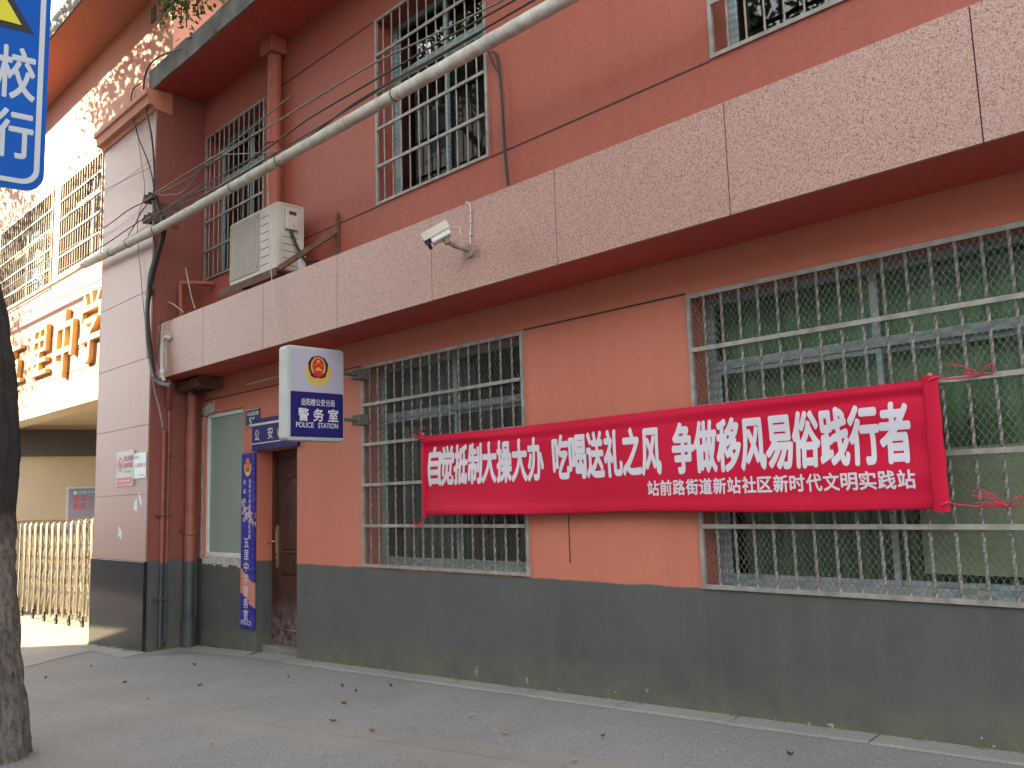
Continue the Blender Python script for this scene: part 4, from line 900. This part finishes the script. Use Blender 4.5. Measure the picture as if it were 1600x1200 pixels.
# ---------------------------------------------------------------- small signs round the door
q = thing('vertical_sign', (-8.56, -.02, .22), 'tall narrow blue police board with sunset print and white characters left of the door', 'sign')
m = MB(); m.box(-8.705, -8.425, -.030, -.004, .22, 2.03); m.build('board', 'vsign', q, bevel=.003, seg=1)
emblem(q, (-8.565, -.031, 1.885), X, Z, .15, .20)
m = MB(); yl = -.0345
cells(m, '岳阳市公安局岳阳楼区分局', (-8.535, yl, 1.715), X, Z, .0525, .044, .02, 0, True)
cells(m, '站前路派出', (-8.655, yl, 1.705), X, Z, .098, .052, .02, 0, True)
for ch, zz in zip('五里中学警务室', (1.05, .925, .80, .675, .55, .43, .31)): word(m, ch, (-8.625, yl, zz), X, Z, .115, bold=.012, fit=.10)
word(m, 'POLICE', (-8.675, yl, .255), X, Z, .06, bold=.015, fit=.215)
m.build('lettering', 'letter', q)
q = thing('door_sign', (-8.0, -.02, 2.08), 'wide navy police sign with white lines and badge over the brown door', 'sign')
m = MB(); m.box(-8.475, -7.56, -.034, -.003, 2.045, 2.375); m.build('board', 'navy', q, bevel=.002, seg=1)
m = MB(); m.box(-8.475, -7.56, -.0375, -.035, 2.305, 2.328); m.box(-8.475, -7.56, -.0375, -.035, 2.112, 2.122); word(m, '公', (-8.41, -.0375, 2.155), X, Z, .13, bold=.02, fit=.10); word(m, '安', (-8.135, -.0375, 2.16), X, Z, .13, bold=.02, fit=.10); m.build('lettering', 'letter', q)
emblem(q, (-7.865, -.035, 2.215), X, Z, .15, .155)
q = thing('house_number_plate', (-8.5, -.01, 2.3), 'small blue enamel house number 55 plate beside the white window frame', 'number plate')
m = MB(); m.box(-8.655, -8.36, -.012, -.003, 2.305, 2.50); m.build('plate', 'blueplate', q, bevel=.002, seg=1)
m = MB(); m.box(-8.65, -8.365, -.0145, -.0125, 2.488, 2.494); m.box(-8.65, -8.365, -.0145, -.0125, 2.311, 2.317); cells(m, '站前路', (-8.625, -.0145, 2.425), X, Z, .088, .042, .02); word(m, '55', (-8.575, -.0145, 2.325), X, Z, .115, bold=.02, fit=.115); m.build('lettering', 'cream', q)
q = thing('no_smoking_sign', (-10.45, -.6, 1.75), 'white no smoking plate with red ring and red footer on the granite pier', 'sign')
m = MB(); m.box(-10.72, -10.215, -.594, -.582, 1.745, 2.155); m.build('plate', 'white', q, bevel=.002, seg=1)
m = MB(); yl = -.597
cc = Vector((-10.60, yl, 2.0))
ro, ri = ell(cc, X, Z, .085, .085), ell(cc, X, Z, .066, .066)
for i in range(28): m.quad(ro[i], ro[(i + 1) % 28], ri[(i + 1) % 28], ri[i], 0)
m.poly([cc + Vector(p) for p in ((-.055, -.0005, .04), (-.042, -.0005, .055), (.055, -.0005, -.04), (.042, -.0005, -.055))][::-1][::-1], 0)
m.poly([cc + Vector(p) for p in ((-.045, -.001, -.028), (.045, -.001, -.028), (.045, -.001, -.012), (-.045, -.001, -.012))], 2); m.poly([cc + Vector(p) for p in ((-.045, -.001, .0), (.045, -.001, .0), (.045, -.001, .012), (-.045, -.001, .012))], 2)
cells(m, '禁止吸烟', (-10.49, yl, 2.035), X, Z, .066, .062, .03); cells(m, '违者罚款', (-10.49, yl, 1.955), X, Z, .066, .062, .03); cells(m, '公共场所', (-10.48, yl, 1.90), X, Z, .055, .030, .0, 2)
m.poly([(-10.695, yl, 1.765), (-10.24, yl, 1.765), (-10.24, yl, 1.845), (-10.695, yl, 1.845)], 0)
m.poly([(-10.64, yl - .001, 1.80), (-10.29, yl - .001, 1.80), (-10.29, yl - .001, 1.815), (-10.64, yl - .001, 1.815)], 1)
m.build('lettering', ['pinkink', 'letter', 'ink'], q)
q = thing('notice_plate', (-9.98, -.59, 1.8), 'pale blue plate with a row of red characters overlapping the no smoking sign', 'sign')
m = MB(); m.slab(rrect(-10.225, -9.865, 1.815, 2.11, .02, 0), (1, 0, 0)) if False else None
m = MB(); m.box(-10.21, -9.855, -.5895, -.5815, 1.82, 2.11); m.build('plate', 'paleplate', q, bevel=.003, seg=1)
m = MB(); cells(m, '人民至上', (-10.175, -.591, 1.945), X, Z, .08, .05, .02); cells(m, '温馨提示', (-10.19, -.591, 2.05), X, Z, .036, .028, 0, 1); cells(m, '站前路街道', (-10.06, -.591, 1.85), X, Z, .032, .018, 0, 1); m.build('lettering', ['pinkink', 'ink'], q)
rr = random.Random(9)
for (cx, cz, n, lb) in ((-10.575, 1.215, 14, 'largest torn poster scrap stuck low on the granite pier'), (-10.15, 1.52, 6, 'torn poster scrap below the pale blue plate on the pier'), (-10.03, 1.58, 4, 'smallest torn poster scrap near the right edge of the pier')):
    m = MB(); sx_ = .065 if n > 9 else .03
    for k in range(n):
        x = cx + rr.uniform(-sx_, sx_); z = cz + rr.uniform(-.045, .045); w_ = rr.uniform(.015, .04); h_ = rr.uniform(.025, .07)
        m.poly([(x + w_ * math.cos(t) * rr.uniform(.5, 1), -.5812 - .00008 * k, z + h_ * math.sin(t) * rr.uniform(.5, 1)) for t in [2 * math.pi * i / 9 for i in range(9)]])
    tag(m.build('poster_scrap', 'paleplate'), lb, 'poster scrap', 'poster scraps on the pier')

# ---------------------------------------------------------------- banner
q = thing('banner', (-3.5, -.10, 1.36), 'long red cloth banner with white slogan tied across both barred ground floor windows', 'banner')
bx0, bx1, bz0, bz1 = -5.50, -1.575, 1.352, 1.988
def by(x, z):
    t = (x - bx0) / (bx1 - bx0); v = (z - bz0) / (bz1 - bz0)
    y = -.10 - .012 * math.sin(3.1 * t * math.pi + v) - .006 * math.sin(11 * t + 4 * v)
    f = .5 + .5 * math.cos(2 * math.pi * t)          # folds gather at the tied ends
    y -= .012 * math.exp(-((v - .93 + .02 * math.sin(5 * t)) / .035) ** 2) * (.5 + f)
    y += .005 * math.exp(-((v - .86 + .02 * math.sin(4 * t)) / .03) ** 2) * (.6 + f)
    y -= .006 * math.exp(-((v - .06) / .05) ** 2)
    y += .004 * math.sin(40 * t + 3 * v) * (1 - v) ** 2
    y -= .006 * math.sin(2 * math.pi * (v * 2.2 + t * 1.7)) * f
    return y
def bsurf(u, v):
    x = bx0 + (bx1 - bx0) * u
    zt = bz1 - .010 * math.sin(math.pi * u) - .003 * math.sin(9 * u); zb = bz0 + .006 * math.sin(math.pi * u) + .004 * math.sin(14 * u)
    z = zb + (zt - zb) * v
    return (x, by(x, z), z)
m = MB(); m.grid(bsurf, 260, 48); o = m.build('cloth', 'banner', q); md = o.modifiers.new('thick', 'SOLIDIFY'); md.thickness = .0015; md.offset = 1
m = MB()
for i, ch in enumerate('自觉抵制大操大办'): word(m, ch, (-5.425 + i * .1555, -.1, 1.618), X, Z, .316, bold=.045, fit=.143)
for i, ch in enumerate('吃喝送礼之风'): word(m, ch, (-4.095 + i * .1535, -.1, 1.618), X, Z, .316, bold=.045, fit=.143)
for i, ch in enumerate('争做移风易俗践行者'): word(m, ch, (-3.090 + i * .1570, -.1, 1.618), X, Z, .316, bold=.045, fit=.147)
for i, ch in enumerate('站前路街道新站社区新时代文明实践站'): word(m, ch, (-3.295 + i * .0955, -.1, 1.468), X, Z, .098, bold=.034, fit=.084)
bm = bmesh.new()
vl = [bm.verts.new(v) for v in m.v]
for f in m.f:
    try: bm.faces.new([vl[i] for i in f])
    except ValueError: pass
for k in range(160):
    bmesh.ops.bisect_plane(bm, geom=bm.verts[:] + bm.edges[:] + bm.faces[:], plane_co=(bx0 + .025 * k, 0, 0), plane_no=(1, 0, 0))
for k in range(20):
    bmesh.ops.bisect_plane(bm, geom=bm.verts[:] + bm.edges[:] + bm.faces[:], plane_co=(0, 0, 1.40 + .028 * k), plane_no=(0, 0, 1))
for v in bm.verts: v.co.y = by(v.co.x, v.co.z) - .0042 + (v.co.y + .1)
lt = MB(); bm.verts.index_update(); lt.add([v.co[:] for v in bm.verts], [[v.index for v in f.verts] for f in bm.faces]); bm.free()
lt.build('lettering', 'letter', q)
for xa, xb in ((bx0 - .02, bx0 + .012), (bx1 - .03, bx1 + .045)):
    m = MB(); xc = (xa + xb) / 2; rx = (xb - xa) / 2
    vs = []; n = 16
    for k in range(13):
        z = 1.345 + .655 * k / 12
        for i in range(n): t = 2 * math.pi * i / n; vs.append((xc + rx * math.cos(t) + .002 * math.sin(k * 1.7), -.105 + .017 * math.sin(t), z))
    m.add(vs, [(k * n + i, k * n + (i + 1) % n, (k + 1) * n + (i + 1) % n, (k + 1) * n + i) for k in range(12) for i in range(n)], 0, True); m.build('sleeve', 'banner', q)
    m = MB(); m.tube([(xc, -.105, 1.34), (xc, -.105, 2.012)], .011, 10); m.build('pole', 'bamboo', q)
rr = random.Random(4)
for (cx, cz, tx, tz) in ((bx1 + .03, 1.985, -1.36, 1.985), (bx1 + .03, 1.385, -1.30, 1.365), (bx0, 1.97, -5.66, 1.985), (bx0, 1.37, -5.68, 1.27)):
    m = MB(); sg = 1 if tx > cx else -1
    m.tube([(cx - .02 * sg, -.125, cz - .01), (cx, -.128, cz), (cx + .02 * sg, -.11, cz + .005)], .006, 6)
    m.tube(smooth_path([(cx, -.11, cz), ((cx + tx) / 2, -.06, (cz + tz) / 2 - .008), (tx, -.032, tz)], 4), .004, 6)
    m.tube(smooth_path([(tx, -.03, tz), (tx + .03 * sg, -.05, tz + .03), (tx + .055 * sg, -.04, tz + .045), (tx + .05 * sg, -.03, tz + .005), (tx, -.03, tz)], 4), .004, 6)
    for k in range(5):
        a = Vector((tx, -.035, tz)); b = a + Vector((-sg * rr.uniform(.05, .15), rr.uniform(-.04, -.01), rr.uniform(-.02, .10))); m.tube(smooth_path([a, (a + b) / 2 + Vector((0, -.01, .012)), b], 3), .0028, 5)
    m.build('tie_rope', 'rope', q)

# ---------------------------------------------------------------- blue road sign near the camera
q = thing('road_sign', (-3.86, -3.98, 0), 'blue road sign with white characters and yellow warning triangle close at the upper left', 'road sign')
nr = Vector((.99, -.14, 0)).normalized(); rt = Vector((.14, .99, 0)).normalized()
rc = Vector((-3.745, -3.455, 0))   # right edge of the plate
Q = lambda u, z, d: rc - rt * u + Z * z + nr * d
PW, PB, PT = 1.05, 2.757, 4.34
def rr2(u0, u1, z0, z1, rd, d, n=7):
    pts = []
    for cu_, cz, a0 in ((u0 + rd, z1 - rd, 0), (u1 - rd, z1 - rd, 90), (u1 - rd, z0 + rd, 180), (u0 + rd, z0 + rd, 270)):
        for i in range(n + 1): t = R(a0 + 90 * i / n); pts.append(Q(cu_ - rd * math.cos(t), cz + rd * math.sin(t), d))
    return pts
m = MB(); m.slab(rr2(0, PW, PB, PT, .075, 0), -nr * .004); m.build('plate', 'trafficblue', q)
m = MB(); A = rr2(.018, PW - .018, PB + .026, PT - .026, .065, .0015); C_ = rr2(.038, PW - .038, PB + .046, PT - .046, .047, .0015); k = len(A)
for i in range(k): m.quad(A[i], A[(i + 1) % k], C_[(i + 1) % k], C_[i])
L = '前方学校'
for i, ch in enumerate(L): word(m, ch, Q(.183 + .16 * (3 - i), 3.155, .0015), rt, Z, .235, bold=.024, fit=.135)
for i, ch in enumerate('减速慢行'): word(m, ch, Q(.183 + .16 * (3 - i), 2.905, .0015), rt, Z, .215, bold=.024, fit=.135)
m.build('lettering', 'trafficwhite', q)
m = MB(); tri = lambda k_, d: [Q(.52 + .462 * k_, 3.69 - .262 * k_, d), Q(.52 - .462 * k_, 3.69 - .262 * k_, d), Q(.52, 3.69 + .5 * k_, d)]
m.poly(tri(1.0, .0015), 0); m.poly(tri(.90, .003), 1); m.build('warning_triangle', ['blacksign', 'yellow'], q)
m = MB(); pc = Q(PW / 2, 0, -.06); m.tube([(pc.x, pc.y, -.1), (pc.x, pc.y, 4.3)], .04, 14)
for z in (3.0, 4.0): m.obox((pc.x, pc.y, z), nr, rt, Z, .052, .06, .025)
m.build('post', 'whitebars', q)

# ---------------------------------------------------------------- trees
def crown(rnd_, blobs, n, size):
    m = MB(); tot = sum(b[1] ** 2 for b in blobs)
    for c, rad, dens in blobs:
        for _ in range(int(n * rad * rad / tot * dens)):
            v = Vector((rnd_.gauss(0, 1), rnd_.gauss(0, 1), rnd_.gauss(0, 1))).normalized() * rad * (rnd_.random() ** .45)
            p = Vector(c) + Vector((v.x, v.y, v.z * .8)); a = Vector((rnd_.uniform(-1, 1), rnd_.uniform(-1, 1), rnd_.uniform(-.9, .35))).normalized()
            b = a.cross(Vector((rnd_.uniform(-1, 1), rnd_.uniform(-1, 1), rnd_.uniform(-1, 1)))).normalized(); s = size * rnd_.uniform(.6, 1.3); nn = a.cross(b) * s * .12
            m.add([p, p + a * s * .45 + b * s * .24 + nn, p + a * s, p + a * s * .45 - b * s * .24 + nn], [(0, 1, 2), (0, 2, 3)])
    return m
def trunk_mesh(spine, radii, seg=40, rough=.012, seed=1):
    from mathutils import noise as nz
    sp = smooth_path(spine, 26); rs = []
    for i in range(len(sp)):
        t = i / (len(sp) - 1) * (len(radii) - 1); k = min(int(t), len(radii) - 2); rs.append(radii[k] + (radii[k + 1] - radii[k]) * (t - k))
    m = MB(); vs, fs = [], []
    for i, p in enumerate(sp):
        for k in range(seg):
            a = 2 * math.pi * k / seg
            d = nz.fractal(Vector((math.cos(a) * 3.2, math.sin(a) * 3.2, p.z * 2.2 + seed)), 1.0, 2.0, 5) * rough * 1.4 + nz.noise(Vector((math.cos(a) * 9, math.sin(a) * 9, p.z * 7 + seed))) * rough * .7
            vs.append((p.x + (rs[i] + d) * math.cos(a), p.y + (rs[i] + d) * math.sin(a), p.z))
    for i in range(len(sp) - 1):
        for k in range(seg): fs.append((i * seg + k, i * seg + (k + 1) % seg, (i + 1) * seg + (k + 1) % seg, (i + 1) * seg + k))
    m.add(vs, fs, 0, True); return m
rt_ = random.Random(11)
def street_tree(label, spine, radii, limbs, blobs, n, leaf=.10, seg=40, rough=.012):
    q = thing('street_tree', spine[0], label, 'tree', 'street trees')
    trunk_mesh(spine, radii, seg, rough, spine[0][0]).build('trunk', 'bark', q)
    for a, b, r0 in limbs:
        a, b = Vector(a), Vector(b); mid = (a + b) / 2 + Vector((rt_.uniform(-.2, .2), rt_.uniform(-.2, .2), .25))
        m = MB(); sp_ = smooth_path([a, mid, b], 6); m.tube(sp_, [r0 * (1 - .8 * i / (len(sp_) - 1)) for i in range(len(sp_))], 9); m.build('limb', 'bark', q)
    crown(rt_, blobs, n, leaf).build('crown', 'leaf', q)
    return q
# near tree, its trunk on the left edge of the picture
B1 = [((-7.6, -3.6, 7.4), 1.4, 1), ((-9.2, -3.5, 8.6), 1.6, 1), ((-6.0, -3.6, 7.8), 1.6, 1), ((-7.8, -3.4, 9.2), 1.8, 1), ((-5.6, -3.8, 9.2), 1.6, 1), ((-8.2, -3.4, 10.6), 1.7, 1), ((-6.6, -4.6, 7.2), 1.3, 1), ((-4.6, -3.7, 7.6), 1.2, 1), ((-8.8, -4.6, 8.4), 1.6, 1), ((-10.4, -3.6, 10.2), 1.6, 1)]
street_tree('rough barked street tree whose trunk stands at the left edge of the view',
    [(-5.90, -3.07, -.2), (-6.05, -3.07, .45), (-6.19, -3.07, .95), (-6.27, -3.07, 1.45), (-6.33, -3.06, 1.75), (-6.45, -3.04, 2.15), (-6.62, -3.02, 2.55), (-6.90, -3.02, 2.95), (-7.2, -3.03, 3.7), (-7.35, -3.05, 4.6)], [.29, .255, .23, .225, .24, .225, .215, .21, .19, .17],
    [((-7.35, -3.05, 4.5), (-9.3, -2.9, 7.2), .10), ((-7.35, -3.05, 4.5), (-6.2, -3.4, 7.6), .09), ((-7.35, -3.05, 4.6), (-7.8, -3.1, 8.6), .10), ((-7.6, -3.0, 6.2), (-7.3, -1.35, 6.6), .03)], B1, 26000, .12, 72, .02)
B2 = [((-13.5, -3.2, 7.7), 1.0, 1.0), ((-14.2, -3.2, 8.5), 1.05, .95), ((-15.0, -3.3, 8.9), .9, .8), ((-15.9, -3.2, 7.9), .8, .2), ((-14.7, -3.4, 7.5), .9, .6), ((-16.0, -3.3, 9.4), .8, .45), ((-13.3, -3.3, 9.2), 1.0, .9), ((-13.6, -3.2, 6.4), .9, .5), ((-14.6, -3.2, 10.2), 1.2, .8), ((-13.4, -3.3, 5.4), .8, .30)]
street_tree('tall street tree out along the pavement whose leaves dapple the school wall', [(-13.8, -3.3, -.5), (-13.8, -3.3, 2), (-13.9, -3.3, 6)], [.24, .2, .15], [((-13.9, -3.3, 5.5), (-15, -3.3, 9), .1), ((-13.9, -3.3, 5.8), (-12.6, -3.3, 9.5), .1)], B2, 15000, .12, 20)
B3 = [((-20.0, -3.3, 6.2), 1.1, .45), ((-19.3, -3.3, 5.2), .5, .2), ((-21.3, -3.4, 7.2), 1.5, .8), ((-19.6, -3.3, 8.6), 1.0, .5), ((-20.8, -3.4, 9.4), 1.4, .8), ((-22.6, -3.4, 6.4), 1.6, 1), ((-22.8, -3.4, 8.6), 1.6, 1)]
street_tree('farthest street tree shading the school wall end', [(-22.8, -3.4, -.5), (-22.8, -3.4, 3), (-22.8, -3.4, 8)], [.24, .2, .15], [((-22.8, -3.4, 7.5), (-21.5, -3.4, 11), .1)], B3, 8000, .14, 20)
# low twig of the near tree hanging before the eave
rb = random.Random(21); blobs = []
m = MB(); tw = MB()
for k in range(26):
    a = Vector((-7.3 + rb.uniform(-.1, .1), -1.35, 6.55)); b = Vector((-7.42 + rb.uniform(-.52, .42), -1.25 + rb.uniform(-.15, .15), 6.22 + rb.uniform(-.20, .20)))
    sp_ = smooth_path([a, (a + b) / 2 + Vector((0, 0, .07)), b], 4); tw.tube(sp_, .006, 5)
    for p in sp_[2:]:
        for _ in range(5):
            c = p + Vector((rb.gauss(0, .05), rb.gauss(0, .05), rb.gauss(0, .05) - .02)); aa = Vector((rb.uniform(-1, 1), rb.uniform(-1, 1), rb.uniform(-1.2, .1))).normalized(); bb = aa.cross(Vector((rb.uniform(-1, 1), rb.uniform(-1, 1), rb.uniform(-1, 1)))).normalized(); s = rb.uniform(.05, .09)
            m.add([c, c + aa * s * .45 + bb * s * .24, c + aa * s, c + aa * s * .45 - bb * s * .24], [(0, 1, 2), (0, 2, 3)])
near = bpy.data.objects['street_tree']
m.build('hanging_leaves', 'leaf', near); tw.build('twig', 'twig', near)

# ---------------------------------------------------------------- across the street (shades and is mirrored in the panes)
def block(label, x0, x1, y0, y1, h, floors, nwin, mat):
    q = thing('unseen_block', ((x0 + x1) / 2, y1, 0), label, 'building')
    m = MB(); m.box(x0, x1, y0, y1, -.3, h); m.build('wall', mat, q)
    m = MB(); fh = h / floors; pw = (x1 - x0) / nwin
    for f in range(floors):
        for i in range(nwin):
            cx = x0 + pw * (i + .5); z = f * fh + fh * .3; m.box(cx - pw * .28, cx + pw * .28, y1 + .003, y1 + .04, z, z + fh * .5)
    o = m.build('unseen_window_bank', 'darkglass', q); m = MB(); m.box(x0 - .3, x1 + .3, y0 - .3, y1 + .3, h + .002, h + .4); m.build('unseen_block_roof', 'eave', q)
block('unseen grey tower added across the street to shade the front', -28.85, -13, -25, -14, 15.9, 5, 6, 'cement')  # added out of view, sized to keep the sun off the facade
block('unseen low grey row added left of the tower to block low sky', -62, -29.3, -27, -14.6, 8.6, 2, 14, 'cement')  # added out of view to cut low sky glow and its reflections
block('unseen low grey terrace across the street', -12.5, 14, -27, -18, 7.5, 2, 12, 'cement')
for x in (-19, -9.5, -1):
    street_tree('street tree on the far pavement opposite the police post', [(x, -13.4, -.2), (x, -13.4, 2.5), (x, -13.4, 5)], [.2, .16, .12], [((x, -13.4, 4.6), (x + 1, -13.4, 7), .08)],
        [((x, -13.4, 6.5), 1.8, 1), ((x + 1.5, -13.5, 6), 1.4, 1), ((x - 1.5, -13.3, 6.2), 1.4, 1), ((x, -13.6, 8), 1.5, 1)], 4500, .24, 14)

# ---------------------------------------------------------------- litter, weeds
rl = random.Random(17)
spots = [(-4.45, -1.37, 'redleaf'), (-3.2, -.74, 'deadleaf'), (-3.0, -1.2, 'paleleaf'), (-5.9, -.62, 'deadleaf'), (-5.6, -.7, 'deadleaf'), (-6.1, -.55, 'paleleaf'), (-6.7, -.62, 'deadleaf'), (-5.3, -1.0, 'deadleaf'), (-5.55, -.42, 'deadleaf'), (-7.1, -1.2, 'deadleaf'), (-8.3, -.7, 'deadleaf'), (-6.9, -1.7, 'paleleaf'), (-4.9, -1.35, 'deadleaf'), (-4.2, -.8, 'paleleaf'), (-3.7, -1.0, 'paleleaf'), (-9.3, -1.3, 'deadleaf'), (-2.2, -.55, 'deadleaf'), (-9.0, -1.8, 'deadleaf'), (-7.9, -1.5, 'deadleaf'), (-6.5, -1.0, 'paleleaf'), (-5.0, -2.1, 'paleleaf')]
for x, y, mt in spots:
    a = rl.uniform(0, 6.28); L_ = rl.uniform(.013, .026); w_ = L_ * rl.uniform(.35, .5); cu_ = rl.uniform(.006, .016); m = MB()
    def lf(u, v):
        px = (u - .5) * 2 * L_; wv = w_ * (math.sin(math.pi * min(max(u, .02), .98)) ** .8) * (v - .5) * 2
        return (x + px * math.cos(a) - wv * math.sin(a), y + px * math.sin(a) + wv * math.cos(a), gnd(x) + .010 + cu_ * abs(v - .5) * 2 + cu_ * (u - .5) ** 2 * 3)
    m.grid(lf, 6, 4); o = m.build('fallen_leaf', mt)
    tag(o, {'redleaf': 'red curled fallen leaf lying on the grey pavement', 'deadleaf': 'dark brown fallen leaf lying on the grey pavement', 'paleleaf': 'pale dry fallen leaf lying on the grey pavement'}[mt], 'leaf', 'fallen leaves on the pavement')
m = MB()
def tuft(x, y, z, n, h):
    for _ in range(n):
        a = rl.uniform(0, 6.28); L_ = h * rl.uniform(.4, 1.2); b = Vector((x + rl.gauss(0, .025), y + rl.gauss(0, .010), z)); t = b + Vector((math.cos(a) * L_ * .5, -abs(math.sin(a)) * L_ * .4, L_)); s = Vector((.0022, .001, 0))
        m.add([b - s, b + s, t], [(0, 1, 2)])
for _ in range(130):
    x = rl.uniform(-7.6, -.4); tuft(x, -.014, gnd(x) + .012, rl.randint(3, 12), rl.choice([.015, .02, .03, .05]))
for _ in range(60):
    x = rl.uniform(-11.4, -9.84); tuft(x, -.615, gnd(x) + .02, rl.randint(4, 12), .03)
for _ in range(50):
    x = rl.uniform(-9.7, -8.45); tuft(x, -.014, gnd(x) + .01, rl.randint(3, 9), .03)
for _ in range(25):
    y = rl.uniform(-.58, -.05); tuft(-9.78, y, gnd(-9.8) + .02, 8, .03)
tag(m.build('weeds', 'grass'), 'dry weeds sprouting along the foot of the wall', 'weeds', kind='stuff')
